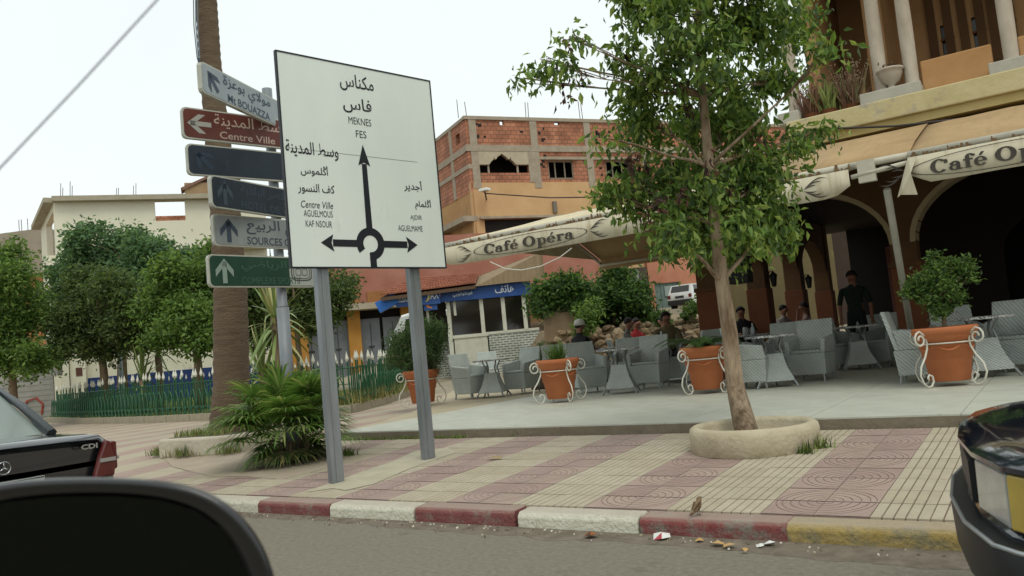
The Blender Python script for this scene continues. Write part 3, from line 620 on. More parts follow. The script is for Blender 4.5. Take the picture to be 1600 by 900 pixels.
for i in range(34):
    a = i*2.4; e = R(75-i*3.4); L_ = 2.6; pts = [tc_+Vector((math.cos(a)*math.cos(e)*L_*u, math.sin(a)*math.cos(e)*L_*u, math.sin(e)*L_*u-.9*u*u)) for u in (0, .3, .6, .85, 1)]
    pf.tube(pts, [.025, .02, .012, .008, .004], 4); sd = Vector((-math.sin(a), math.cos(a), 0))
    for u in range(4):
        for k in range(7):
            q = pts[u].lerp(pts[u+1], k/7)
            for s in (-1, 1):
                tip = q+sd*s*.42*(1-.5*(u+k/7)/4)+(pts[u+1]-pts[u]).normalized()*.25-Vector((0, 0, .15)); w0 = (pts[u+1]-pts[u]).normalized()*.02; pf.add([q-w0, q+w0, tip], [(0, 1, 2)])
pf.build('crown', [mat('palm_leaf', '#4d6433', '#5e7540', scale=5, rough=.6)], pt, normals=False)
cb = MB(); 
for k in range(3): cb.tube([D(300+k*4, -160, dp-.3)-pb, D(303+k*3, 40, dp-.28)-pb, D(308+k*2, 90, dp-.26)-pb, D(312, 104, dp-.2)-pb, D(330, 108, dp-.05)-pb], .008, 5)
cb.build('cables', mat('cable_grey', '#6d7a85', rough=.6), pt)
# planter ring of the palm
pr = thing('palm_planter', 'low whitewashed planter wall at the foot of the thick palm', 'planter', (pb.x+.05, pb.y-.05, pb.z-.01), .2)
q = MB(); q.prism([(-.62,-.6),(.5,-.6),(.7,-.42),(.7,.5),(.5,.62),(-.6,.62)], -.02, .24, 'xy'); q.build('wall', mat('planter_whitewash', '#b3aa97', '#c3baa8', scale=4, rough=.9, bump=.6, bscale=18, dirt=('#8d8370', .62, 3)), pr, bevel=.03)
q = MB(); q.prism([(-.52,-.5),(.44,-.5),(.6,-.36),(.6,.42),(.42,.52),(-.5,.52)], .2, .246, 'xy'); q.build('soil', MATS['soil'], pr)
def near_p(rg): return (pb.x+rg.uniform(-.5, .5), pb.y+rg.uniform(-.5, -.15), pb.z+.22)
blades(500, near_p, .11, .007, 8, GRN, 'planter_weeds', 'weedy grass tufts in the palm planter', 'grass', .7)
def near_q(rg):
    k = rg.integers(0, 3); c = ((-.66, -.62), (.05, -.68), (.75, -.5))[k]; return (pb.x+c[0]+rg.normal(0, .1), pb.y+c[1]+rg.normal(0, .07), pb.z)
blades(420, near_q, .13, .008, 9, [GRN[0], mat('weed', '#5b6444'), GRN[2]], 'planter_edge_weeds', 'grey green weeds growing along the foot of the palm planter', 'weeds', .8)
# --- fan palm bush
def fan_leaf(mb, o, d, L_, n_, rg, seg=3):
    d = d.normalized(); s = d.cross(Vector((0, 0, 1)));  s = s.normalized() if s.length > .01 else Vector((1, 0, 0)); up = s.cross(d).normalized()
    mb.cur = 3; mb.tube([o-d*.42*L_ - Vector((0, 0, .05)), o], [.009, .007], 4); 
    for i in range(n_):
        a = R(-125+250*i/(n_-1))*1.0; e = (d*math.cos(a)+s*math.sin(a)+up*.22*abs(math.sin(a))).normalized(); l = L_*(1-.25*abs(a)/2.2)*rg.uniform(.85, 1.1); wv = e.cross(up).normalized()
        mb.cur = rg.choice((0, 0, 1, 1, 2)); pts = [(0, .003), (.35, .017), (.7, .012), (1, .001)]; vs = []
        for u, w_ in pts:
            c = o+e*l*u+up*(.1*u*l)-Vector((0, 0, .42*l*u**2.4)); vs += [c-wv*w_+up*.006, c+wv*w_+up*.006]
        mb.add(vs, [(0, 1, 3, 2), (2, 3, 5, 4), (4, 5, 7, 6)])
bc = PV(452, 722); bc.z = pz(bc.y)
fpal = thing('fan_palm', 'bushy green fan palm on the pavement beside the sign post', 'fan palm', bc)
fm = MB(); rf = random.Random(4)
for i in range(74):
    a = rf.uniform(0, 6.283); e = R(rf.choice((rf.uniform(-28, 25), rf.uniform(-5, 45), rf.uniform(25, 85)))); d = Vector((math.cos(a)*math.cos(e), math.sin(a)*math.cos(e), math.sin(e)))
    fan_leaf(fm, Vector((0, 0, .26))+Vector((d.x*.95, d.y*.95, d.z*1.15))*rf.uniform(.3, .62)+Vector((0, 0, .06)), d, rf.uniform(.42, .58), 24, rf)
fm.build('fronds', [leafy('fan_a', '#4f6e32', .45), leafy('fan_b', '#60803e', .45), leafy('fan_c', '#86945a', .55), mat('fan_stalk', '#6f7a45', rough=.6)], fpal, normals=False)
sk = MB()
for i in range(40):
    a = rf.uniform(0, 6.28); r0 = rf.uniform(.05, .35); sk.tube([(math.cos(a)*r0*.6, math.sin(a)*r0*.6, 0), (math.cos(a)*r0, math.sin(a)*r0, rf.uniform(.1, .35))], [.02, .01], 5)
sk.build('stems', mat('fan_stem', '#4b4030', '#5d5240', scale=14, rough=.95), fpal)
dk = MB()
for i in range(26):
    a = rf.uniform(0, 6.28); d = Vector((math.cos(a), math.sin(a), -.1)); fan_leaf(dk, Vector((0, 0, .14))+d*.22, d, .36, 14, rf)
dk.build('old_fronds', [mat('fan_old_a', '#4c5a2e', rough=.6), mat('fan_old_b', '#7d7448', rough=.8), mat('fan_old_c', '#3c4a26', rough=.6), MATS['fan_stalk']], fpal, normals=False)
# --- yuccas in the garden
def yucca(px, py, h, L_, n_, seed, lab, stem=.5, dep=None, z=.4):
    p = G(px, py, z) if dep is None else D(px, py, dep); p.z = z; r = thing('yucca', lab, 'yucca', p, group='yuccas in the garden'); rg = random.Random(seed); mb = MB()
    MB().tube([(0, 0, -.05), (.03, 0, h*.5), (0, 0, h)], [.13, .11, .1], 8).build('stem', MATS['bark'], r, smooth=True)
    for i in range(n_):
        a = rg.uniform(0, 6.28); e = R(rg.uniform(-35, 85)); d = Vector((math.cos(a)*math.cos(e), math.sin(a)*math.cos(e), math.sin(e))); l = L_*rg.uniform(.7, 1.1); s = d.cross(Vector((0, 0, 1)))
        s = (s.normalized() if s.length > .01 else Vector((1, 0, 0))); o = Vector((0, 0, h+rg.uniform(-.3, .15))); vs = []
        for u, w_ in ((0, .02), (.4, .034), (.75, .022), (1, .002)):
            c = o+d*l*u-Vector((0, 0, .3*l*u*u*(1 if e < .7 else .2))); vs += [c-s*w_, c+s*w_]
        mb.cur = rg.choice((0, 0, 1, 2)); mb.add(vs, [(0, 1, 3, 2), (2, 3, 5, 4), (4, 5, 7, 6)])
    mb.build('leaves', [mat('yucca_a', '#6a7d42', rough=.5), mat('yucca_b', '#7f8f52', rough=.5), mat('yucca_c', '#a3a06a', rough=.6)], r, normals=False)
yucca(225, 640, 1.0, 1.25, 46, 1, 'low spiky yucca behind the fence, left of its taller neighbour', dep=24)
yucca(252, 640, 1.75, 1.1, 34, 2, 'taller yucca behind the fence with drooping leaves', dep=25)
yucca(440, 640, 2.0, 1.5, 60, 3, 'big yucca with long pale leaves behind the signpost pole', dep=17)
yucca(415, 640, .9, 1.3, 46, 6, 'leafy low yucca between the palm trunk and the signpost pole', dep=17.4)
# --- garden trees
def ptree(name, lab, tpx, dep, zb, tr, B, key, leaf, tips, per, spread, seed, dj=.8, droop=.3, top=None):
    base = D(tpx[0], 600, dep); base.z = zb; pts = [base]
    for x, y in tpx[1]: pts.append(D(x, y, dep))
    rg = random.Random(seed); bl = []
    for px, py, rp in B:
        r_ = rp*.82*dep/F_PX; c = D(px, py+6, dep+rg.uniform(-1, 1)*dj); bl.append((c.x, c.y, c.z, r_, r_*.92))
    return tree(name, lab, base, pts, tr, bl, key, leaf, tips, per, spread, seed, 'trees in the garden', limb=8, droop=droop)
ptree('garden_tree', 'bright green round tree at the far left edge behind the dark saloon', (20, [(19, 570), (17, 500), (15, 430)]), 24, .3, .12, [(10,430,42),(-15,480,60),(40,480,45),(5,540,50),(45,545,36),(12,395,28),(-60,440,60),(-70,530,60),(62,560,18)], 'lime', .15, 2000, 14, .16, 21)
ptree('garden_tree', 'round olive green tree in the middle of the fenced garden', (166, [(160, 560), (155, 500), (152, 450)]), 25, .38, .14, [(150,470,55),(105,490,36),(200,485,45),(130,440,35),(180,440,38),(110,525,28),(165,525,40),(215,520,34)], 'dark', .14, 2000, 14, .16, 22)
ptree('garden_tree', 'fresh green round tree just left of the thick palm trunk', (311, [(309, 560), (306, 500), (300, 450)]), 23, .38, .14, [(285,450,52),(325,430,45),(250,480,38),(300,500,50),(340,490,40),(270,420,34),(255,520,30),(320,525,30),(340,390,26)], 'lime', .14, 2000, 14, .16, 23)
ptree('tall_tree', 'taller grey green tree against the white building', (190, [(190, 520), (188, 450), (186, 400)]), 34, .5, .2, [(140,400,42),(185,385,40),(230,395,42),(110,430,38),(265,420,36),(170,430,50),(220,440,50),(90,450,24),(120,365,20),(150,350,14),(210,355,16),(255,372,12),(292,410,28),(315,395,22),(85,490,24),(90,540,20)], 'grey', .22, 2200, 14, .22, 24, 1.2)
ptree('garden_tree', 'dark leafy tree behind the road sign and the signpost pole', (470, [(468, 560), (462, 500), (458, 450)]), 27, .38, .13, [(390,470,42),(440,450,50),(500,440,38),(530,455,26),(410,510,36),(480,480,42),(515,480,24),(545,432,12),(380,440,30)], 'dark', .15, 1600, 14, .17, 25)
# ================================================================== GARDEN FENCE
m_fg = mat('fence_green', '#1d4a2f', '#275a3a', scale=8, rough=.5); m_tip = mat('fence_white', '#c9c7b8', '#d6d4c6', scale=9, rough=.7)
fence = thing('garden_fence', 'green iron fence with white spear tips around the garden bed', 'fence', (bed[3][0], bed[3][1], .4))
FO = Vector((bed[3][0], bed[3][1], .4)); pk = MB(); pk.tube([(0,0,0),(0,0,.95)], .019, 5); pk.cur = 1; pk.tube([(0,0,.95),(0,0,1.0),(0,0,1.03),(0,0,1.17)], [.016,.04,.036,.002], 6)
pks = MB(); pks.tube([(0,0,0),(0,0,.82)], .018, 5)
pme1 = pk.mesh('picket', [m_fg, m_tip]); pme2 = pks.mesh('picket', m_fg)
path = []; fl = [(x, y) for x, y in bed]; 
ctr = Vector((-20, 19)); rails = []; acc = 0; cnt = 0
for a, b in zip(fl[:-1], fl[1:]):
    A = Vector(a); B = Vector(b); A = A+(ctr-A).normalized()*.45; B = B+(ctr-B).normalized()*.45; L_ = (B-A).length; rails.append((A, B)); k = int(L_/.125)
    for i in range(k):
        if cnt >= 290: break
        p = A.lerp(B, i/k); cnt += 1; tipd = (cnt % 7) in (0, 1, 3)
        inst(pme1 if tipd else pme2, 'picket', fence, Vector((p.x, p.y, .4+random.uniform(-.02, .02)))-FO, (random.uniform(-.02, .02), random.uniform(-.02, .02), 0))
rl = MB(); hp = MB()
for A, B in rails:
    d = (B-A).normalized(); L_ = (B-A).length
    for z in (.16, .8): rl.tube([Vector((A.x, A.y, .4+z))-FO, Vector((B.x, B.y, .4+z))-FO], .016, 5)
    off = Vector((d.y, -d.x))*.18; n_ = int(L_/.26)
    for i in range(n_):                           # interlaced pointed hoops of the low border in front
        for z0, z1, sgn in ((.02, .62, 1), (.0, .2, 1)):
            p = A+d*(i*L_/n_)+off; w_ = .36; pts = []
            for t_ in (0, .55, .8, 1, 1.2, 1.45, 2): 
                u = t_/2; zz = z0+(z1-z0)*(1-abs(t_-1)**1.7) ; pts.append(Vector((p.x+d.x*w_*u, p.y+d.y*w_*u, .4+zz))-FO)
            hp.tube(pts, .016, 4)
rl.build('rails', m_fg, fence); hp.build('hoop_border', m_fg, fence)
# second run of the fence behind the garden (white tips beyond)
f2 = thing('garden_fence', 'far run of the green fence with white tips seen beyond the garden', 'fence', (-14.4, 15.5, .4))
q = MB(); pts = [Vector((-15.6, 17.8)), Vector((-20, 21.5)), Vector((-26, 22)), Vector((-33, 20))]
for A, B in zip(pts[:-1], pts[1:]):
    L_ = (B-A).length; k = int(L_/.3)
    for i in range(k):
        p = A.lerp(B, i/k); inst(pme1, 'picket', f2, (p.x+14.4, p.y-15.5, 0))
    for z in (.16, .8): q.tube([(A.x+14.4, A.y-15.5, z), (B.x+14.4, B.y-15.5, z)], .016, 5)
q.build('rails', m_fg, f2)
# slim lamp post in the garden
p = D(190, 600, 27); p.z = .4; lp = thing('lamp_post', 'slim pale grey post with flared foot between the garden trees', 'lamp post', p)
MB().lathe([(.2, 0), (.2, .3), (.13, .5), (.09, 1.1), (.07, 1.3), (.06, 3.2)], 10).build('post', mat('post_grey', '#8e979c', rough=.6), lp, smooth=True)
MB().tube([(0,0,3.2),(0,0,3.35)], [.06,.13], 10).ball((0,0,3.5), .2, 8).build('lamp_head', mat('lamp_white', '#c9cdcb', rough=.4), lp, smooth=True)
# ================================================================== BUILDINGS BEHIND
def wall(mb, s0, s1, z0, z1, y0, y1, holes=()):
    """boxes filling a wall rectangle except the holes (s0,s1,z0,z1)"""
    sx = sorted({s0, s1, *[h for H in holes for h in H[:2] if s0 < h < s1]}); zz = sorted({z0, z1, *[h for H in holes for h in H[2:] if z0 < h < z1]})
    for a, b in zip(sx[:-1], sx[1:]):
        run = None
        for c, d in zip(zz[:-1], zz[1:]):
            cs, cz = (a+b)/2, (c+d)/2; hole = any(h[0] < cs < h[1] and h[2] < cz < h[3] for h in holes)
            if hole:
                if run: mb.box(a, b, y0, y1, *run); run = None
            else: run = (run[0] if run else c, d)
        if run: mb.box(a, b, y0, y1, *run)
    return mb
def rect(fc, x0, y0, x1, y1):
    a, t = fc((x0), (y0)); b, u = fc(x1, y1); return (min(a, b), max(a, b), min(t, u), max(t, u))
m_conc = mat('concrete_frame', '#8f8473', '#a09583', scale=2.5, rough=.9, bump=.3, dirt=('#726857', .64, 1.4))
m_hbrick = mat_brick('hollow_brick', '#a0664c', '#b57b5f', '#7d5f4c', .36, .24, .025)
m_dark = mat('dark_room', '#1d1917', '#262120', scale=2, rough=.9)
m_tan = mat('tan_render', '#b8946a', '#c4a076', scale=.7, rough=.9, bump=.2, dirt=('#8f6f50', .62, .5))
# --- unfinished brick building
pA = D(736, 300, 45); pB = D(940, 300, 48.2); pL = D(676, 300, 50.5)
fr_ = Face((pA.x, pA.y), (pB.x-pA.x, pB.y-pA.y)); fl_ = Face((pA.x, pA.y), (pA.x-pL.x, pA.y-pL.y))
bb = thing('brick_building', 'unfinished red brick building with concrete frame and tan rendered lower wall', 'building', (pA.x, pA.y, 0), fr_.rz)
def fz(f, x, y): return f(x, y)[1]
ztop = fz(fr_, 736, 181); zb1 = fz(fr_, 742, 226); zb1b = fz(fr_, 742, 236); zb2 = fz(fr_, 745, 285); zgr = 2.2
LR = 24.0
holes_top = [rect(fr_, 781, 187, 788, 195), rect(fr_, 866, 187, 875, 195)]
wins = [rect(fr_, 856, 251, 898, 279), rect(fr_, 946, 251, 987, 278), rect(fr_, 1040, 251, 1080, 278)]
big = rect(fr_, 747, 236, 828, 277)
mb = MB(); wall(mb, .45, LR, zb1+.0, ztop-.2, .06, .3, [(h[0], h[1], h[2], h[3]) for h in holes_top]); mb.build('upper_brickwork', m_hbrick, bb)
mb = MB(); wall(mb, .45, LR, zb2, zb1b-.0, .06, .3, wins+[big]); mb.build('middle_brickwork', m_hbrick, bb)
mb = MB(); mb.box(-.05, LR, -.03, .34, ztop-.2, ztop); mb.box(-.06, LR, -.02, .33, zb1b, zb1)
for px in (735, 830, 914, 1000): s, _ = fr_(px+6, 230); mb.box(s-.22, s+.22, 0, .32, zb2-.35, ztop-.2)
s0, s1, z0, z1 = big; mb.box(s1+.0, s1+.5, -.005, .31, zb2, zb1b)
zlt = fz(fr_, 860, 249); mb.box(s1+.5, LR, .01, .31, zlt, zlt+.16)
mb.build('concrete_frame', m_conc, bb)
# big opening with a stepped, pointed lintel
zc = fz(fr_, 790, 257); zp = fz(fr_, 785, 240); xm = fr_(787, 260)[0]; w2 = (s1-s0)
zh = zp-zc; pol = [(s0, z1), (s0, zc)]+[(s0+w2*u, zc+zh*v) for u, v in ((.2,0),(.24,.25),(.29,.45),(.305,.7),(.32,.5),(.35,.5),(.38,.7),(.43,.85),(.47,1),(.51,.85),(.56,.7),(.59,.5),(.62,.5),(.635,.7),(.65,.45),(.7,.25),(.74,0))]+[(s1, zc), (s1, z1)]
MB().prism(pol, .0, .26).build('stepped_lintel', mat('pale_concrete', '#a09680', '#b0a68f', scale=3, rough=.9), bb)
q = MB(); q.box(s0+.02, s1, .02, .3, zb2, zb2+.55)
q.build('sill_wall', m_hbrick, bb)
q = MB(); 
for u in (.19, .78): q.box(s0+w2*u-.05, s0+w2*u+.05, .1, .2, zb2+.55, zc+.1)
q.build('posts', m_conc, bb)
for h in wins:
    wf = MB(); a, b, c, d = h
    wf.box(a, b, .08, .16, c, c+.07).box(a, b, .08, .16, d-.07, d).box(a, a+.07, .08, .16, c, d).box(b-.07, b, .08, .16, c, d)
    for u in (.28, .66): wf.box(a+(b-a)*u-.035, a+(b-a)*u+.035, .09, .15, c, d)
    o = wf.build('window', mat('window_wood', '#7d7260', rough=.8), bb); MB().box(a-.25, b+.25, -.22, .05, d+.02, d+.1).build('ledge', m_conc, o)
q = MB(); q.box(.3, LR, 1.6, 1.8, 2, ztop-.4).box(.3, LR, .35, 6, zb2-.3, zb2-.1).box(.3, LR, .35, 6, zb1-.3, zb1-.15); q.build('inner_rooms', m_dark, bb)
q = MB(); wall(q, .02, LR, zgr-2, zb2-.0, .03, .3, [rect(fr_, 757, 343, 850, 365)]); q.build('lower_wall', m_tan, bb)
a, b, c, d = rect(fr_, 757, 343, 850, 365); MB().box(a-.3, b+3, -.25, .03, d, d+.13).build('canopy_ledge', m_conc, bb); MB().box(a, b, .2, .25, c, d).build('dark_window', m_dark, bb)
MB().box(*[fr_(867, 330)[0]-.12, fr_(867, 330)[0]+.12], -.12, .02, fz(fr_, 867, 333), fz(fr_, 867, 315)).build('drain_stub', mat('drain_grey', '#6f675c'), bb)
mat('rebar', '#5c5048', rough=.8)
for px in (720, 733, 826, 830, 911, 915, 990): s = fr_(px+2, 230)[0]; MB().tube([(s, .15, ztop-.1), (s+random.uniform(-.05, .05), .15, ztop+random.uniform(.8, 1.4))], .022, 4).build('reinforcing_bar', MATS['rebar'], bb)
rgh = random.Random(8)
for i in range(46):
    zz = rgh.choice((rgh.uniform(zb1+.2, ztop-.5), rgh.uniform(zb2+.2, zb1b-.3))); ss = rgh.choice((rgh.uniform(.5, .8), rgh.uniform(.5, 14), rgh.uniform(4.2, 4.9), rgh.uniform(8.3, 8.9)))
    if any(h[0]-.3 < ss < h[1]+.3 and h[2]-.2 < zz < h[3]+.2 for h in wins+[big]+holes_top): continue
    MB().box(ss, ss+rgh.uniform(.1, .22), .052, .1, zz, zz+rgh.uniform(.12, .22)).build('putlog_hole', m_dark, bb)
# left face, seen at a slant
ang = fl_.rz-fr_.rz; lf = MB(); lf.T = Matrix.Rotation(ang, 4, 'Z')
LL = 14; wall(lf, -LL, -.02, zb2-.5, zb1b, .04, .3); wall(lf, -LL, -.02, zb1, ztop-.2, .04, .3, [(-1.6, -1.0, ztop-1.3, ztop-.7)]); lf.build('side_brickwork', m_hbrick, bb)
lf = MB(); lf.T = Matrix.Rotation(ang, 4, 'Z'); lf.box(-LL, 0, -.02, .33, ztop-.2, ztop-.003).box(-LL, 0, -.02, .33, zb1b, zb1-.003).box(-LL, 0, -.02, .33, (zb2+zb1b)/2-.1, (zb2+zb1b)/2+.15).box(-2.6, -2.2, .0, .32, zb2-.5, ztop-.2).box(-8, -7.6, .0, .32, zb2-.5, ztop-.2); lf.box(-LL, .0, -.6, .3, zb2-2.2, zb2-1.9); lf.build('side_frame', m_conc, bb)
lf = MB(); lf.T = Matrix.Rotation(ang, 4, 'Z'); lf.box(-LL, -.02, .06, .31, 0, zb2-.5); lf.box(-4.2, -4.0, -.45, .1, zb2-5, zb2-2.2); lf.build('side_lower_wall', mat('ochre_render', '#a07c52', '#b08a5c', scale=.8, rough=.9, dirt=('#8a6c50', .55, .6)), bb)
sl_ = MB(); p0 = D(758, 300, 43.8)-Vector((pA.x, pA.y, 0)); p0 = Matrix.Rotation(-fr_.rz, 4, 'Z') @ p0
# floodlight + cable on the corner
fl2 = thing('wall_lamp', 'small white floodlight with bracket on the corner of the brick building', 'lamp', D(757, 299, 44.6)); q = MB(); q.tube([(-.35, .6, -.35), (-.1, .2, -.1), (0, 0, 0)], .05, 6); q.build('bracket', mat('lamp_bracket', '#4c463f'), fl2); MB().box(-.25, .3, -.2, .2, 0, .16).build('head', mat('lamp_shell', '#d9dbd6', rough=.4), fl2, bevel=.03)
cbp = [D(757, 302, 44.5), D(800, 305, 44.3), D(860, 309, 43.6), D(930, 308, 43), D(1000, 302, 42), D(1060, 292, 41)]
o = MB().tube(cbp, .035, 5).build('cable', mat('cable_dark', '#2f2a28', rough=.6)); tag(o, 'thin dark cable strung across the tan wall of the brick building', 'cable')
# --- salmon building with shop doors (left of the kiosk)
fsal = Face(D(470, 520, 35).xy, (D(745, 500, 37)-D(470, 520, 35)).xy); sb = thing('salmon_building', 'salmon pink building with grey metal shop doors between orange pillars', 'building', (fsal.p.x, fsal.p.y, 0), fsal.rz)
L_ = fsal(760, 480)[0]; zc0 = fz(fsal, 600, 481); m_sal = mat('salmon_render', '#96604f', '#a57363', scale=.9, rough=.9, bump=.2, dirt=('#8c5c4c', .6, 1.5)); m_or = mat('orange_paint', '#a8742f', '#b5823c', scale=1.5, rough=.8); m_shut = mat('metal_door', '#6e7276', '#7d8185', scale=2, rough=.55, metal=.3)
MB().box(-.2, L_+6, .4, 6, zc0+.25, zc0+3.2).build('upper_wall', m_sal, sb); MB().box(-.2, L_, -.5, .5, zc0-.02, zc0+.25).build('canopy_slab', mat('pale_slab', '#9c8f7c', '#aa9d8a', scale=2, rough=.9, dirt=('#6d6354', .6, 1.2)), sb)
for px in (458, 555, 640, 470): s = fsal(px, 520)[0]; MB().box(s-.28, s+.28, .25, .7, -.2, zc0-.02).build('pillar', m_or, sb)
for a, b in ((462, 508), (508, 547), (563, 598), (598, 633), (648, 690)):
    sa_, sb_ = fsal(a+3, 520)[0], fsal(b-2, 520)[0]; dr = MB().box(sa_, sb_, .55, .6, 0, zc0-.4).build('door', m_shut, sb); h = MB()
    for zz in (1.2, 2.0): h.box((sa_+sb_)/2-.12, (sa_+sb_)/2+.12, .5, .56, zz, zz+.07)
    h.box((sa_+sb_)/2-.015, (sa_+sb_)/2+.015, .53, .55, .2, zc0-.6); h.build('latch', mat('latch_dark', '#3c3e40', rough=.6), dr)
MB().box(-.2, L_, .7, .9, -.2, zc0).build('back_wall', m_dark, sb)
MB().box(fsal(548, 470)[0], fsal(562, 470)[0], .05, .4, zc0+.25, zc0+.95).box(fsal(575, 470)[0], fsal(668, 470)[0], .3, .5, zc0+.3, zc0+.8).build('ledge', mat('dark_ochre', '#8a5a30', '#96683c', scale=2), sb)
# --- kiosk
fk = Face(D(700, 520, 25).xy, (D(845, 500, 25.3)-D(700, 520, 25)).xy); kk = thing('phone_kiosk', 'white framed telephone kiosk with blue sign boards and red tiled roof', 'kiosk', (fk.p.x, fk.p.y, 0), fk.rz)
kz = lambda x, y: fk(x, y)[1]; ks = lambda x, y=510: fk(x, y)[0]
m_kw = mat('kiosk_white', '#b9b8a8', '#c8c7b8', scale=3, rough=.7, dirt=('#96917f', .64, 3)); m_gl = mat('dark_glass', '#1c1a17', '#241f1a', scale=.6, rough=.08, spec=.6)
zb_ = kz(720, 578); zsill = kz(765, 520); zwt = kz(765, 460); zsg0 = kz(765, 466); zsg1 = kz(765, 445)
m_kt = mat_brick('kiosk_tiles', '#6f7a74', '#7c8780', '#c4c7bd', .2, .075, .02)
e = ks(842); MB().box(ks(762), e, 0, 2.2, zb_-1, zsill-.05).build('tiled_base', m_kt, kk)
d0 = MB(); d0.box(ks(708), ks(760), -.02, .1, zb_-1, kz(735, 527)); [d0.box(ks(708)+.09*i, ks(708)+.09*i+.03, -.035, -.02, zb_-.6, kz(735, 530)) for i in range(int((ks(760)-ks(708))/.09))]
d0.build('panelled_front', m_kw, kk); MB().box(ks(708)-.05, ks(762), -.06, .1, kz(735, 527), kz(735, 522)).build('counter', m_kw, kk)
fm_ = MB()
for px in (703, 755, 789, 822): fm_.box(ks(px)-.06, ks(px)+.06, -.03, .08, zb_-1 if px < 760 else zsill, zwt+.1)
fm_.box(ks(755), e, -.02, .08, zsill-.05, zsill+.03).box(ks(700), e, -.02, .08, zwt, zwt+.1).box(ks(711), ks(715), 0, .08, kz(712, 493), zwt); fm_.build('window_frame', m_kw, kk)
for a, b, zz in ((706, 752, kz(735, 522)), (758, 786, zsill+.03), (792, 819, zsill+.03)): MB().box(ks(a), ks(b), .03, .05, zz, zwt).build('pane', m_gl, kk)
q = MB(); q.box(ks(703)-.02, ks(703)+.1, 0, 2.4, zb_-1, zwt+.1); q.box(ks(640), ks(700), 1.6, 1.7, zb_-1, zwt+.2); q.box(ks(705), e, 2.2, 2.3, zb_-1, zwt+.2).box(ks(704), e, .1, 2.2, zwt+.02, zwt+.1); q.build('rear_wall', mat('kiosk_dark', '#3a332c', '#463e35', scale=2), kk)
MB().box(ks(655), ks(700), 1.0, 1.06, zb_-1, kz(680, 535)).build('side_tiled_base', m_kt, kk)
MB().box(ks(670)-.04, ks(670)+.04, .0, .08, zb_-1, zsg0).build('canopy_post', m_kw, kk)
m_blue = mat('sign_blue', '#1c3f7c', '#254c8c', scale=2, rough=.5, dirt=('#33507f', .6, 2))
MB().box(ks(692), ks(834), -.16, -.04, zsg0, zsg1).build('sign_board', m_blue, kk)
MB().box(ks(622), ks(692)-.01, -.30, -.18, kz(655, 478), kz(655, 459)).build('sign_board', m_blue, kk)
q = MB(); q.T = Matrix.Translation((ks(610), -.25, kz(610, 473))) @ Matrix.Rotation(-.42, 4, 'Y'); q.box(-.36, .3, -.1, .25, -.17, .17); q.build('tilted_box_sign', mat('bright_blue', '#2563b5', '#2f6dbe', scale=2, rough=.5), kk)
MB().box(ks(665), ks(686), -.24, -.2, kz(676, 485), kz(676, 469)).build('hanging_board', m_blue, kk)
lw_ = mat('sign_letter_white', '#cdd3d6', rough=.5); 
for txt, x_, z_, h_, w_, y_ in ((A_('هاتف'), ks(793), kz(793, 455)-.05, .26, ks(808)-ks(778), -.165), (A_('فاكس'), ks(727), kz(727, 455), .13, .32, -.165), (A_('فوطوكوبي'), ks(727), kz(727, 464), .16, .62, -.165), ('TELEBOUTIQUE', ks(642), kz(642, 474), .24, ks(662)-ks(625), -.305), ('FAX', ks(681), kz(681, 468), .24, .33, -.305)):
    q = MB(); letters(q, txt, x_, z_, h_, w_, y_, .012); q.build('lettering', lw_, kk, normals=False)
q = MB(); c = (ks(668), kz(668, 464)); q.add([(c[0]+.16*math.cos(R(a)), -.304, c[1]+.17*math.sin(R(a))) for a in range(-90, 91, 20)]+[(c[0]+.08*math.cos(R(a)), -.304, c[1]+.15*math.sin(R(a))) for a in range(90, -91, -20)], [tuple(range(20))]); q.build('crescent_mark', mat('mark_yellow', '#c4ab3c'), kk, normals=False)
q = MB(); q.add([(ks(676)+.15*math.cos(R(a)), -.243, kz(676, 477)+.1*math.sin(R(a))) for a in range(20, 300, 20)]+[(ks(676)+.03+.1*math.cos(R(a)), -.243, kz(676, 477)+.06*math.sin(R(a))) for a in range(280, 19, -20)], [tuple(range(14+14))]); q.build('swirl_mark', mat('mark_orange', '#c07a4a'), kk, normals=False)
# red pantile roof: rows of rounded tiles
m_rt = [mat('pantile_a', '#8f5540', '#9e644c', scale=5, rough=.85), mat('pantile_b', '#824a36', '#945a44', scale=5, rough=.85)]
ra, rb_ = Vector((ks(600), -.55, kz(600, 466))), Vector((ks(748), -.35, kz(735, 447))); rc = Vector((ks(650), 3.6, kz(655, 418))); rdn = Vector((ks(765), 3.2, kz(765, 412)))
rt = MB(); nu, nv = 30, 7
for j in range(nv):
    for i in range(nu):
        def pt(u, v): return (ra*(1-u)+rb_*u)*(1-v)+(rc*(1-u)+rdn*u)*v
        u0, u1, v0, v1 = i/nu, (i+1)/nu, j/nv, (j+1.12)/nv; up = Vector((0, -.25, .97)); vs = []
        for k in range(4):
            uu = u0+(u1-u0)*k/3; hgt = .07*math.sin(math.pi*k/3)
            vs += [pt(uu, v0)+up*(hgt+.05), pt(uu, v1)+up*(hgt+.01)]
        rt.cur = random.choice((0, 0, 1)); rt.add(vs, [(0,1,3,2),(2,3,5,4),(4,5,7,6),(0,2,4,6)])
o = rt.build('roof_tiles', m_rt, kk, smooth=False, normals=False); o['kind'] = 'stuff'
MB().loft([[ra-Vector((0,0,.02)), rb_-Vector((0,0,.02)), rb_-Vector((0,0,.12)), ra-Vector((0,0,.12))], [rc-Vector((0,0,.02)), rdn-Vector((0,0,.02)), rdn-Vector((0,0,.12)), rc-Vector((0,0,.12))]], close=True).build('roof_deck', mat('roof_timber', '#5a4636', rough=.9), kk)
gp_ = [rb_-Vector((0,0,.05)), Vector((e+.3, -.3, zsg1+.02)), Vector((e+.3, -.2, zsg1+.9)), rdn-Vector((0,0,.05))]
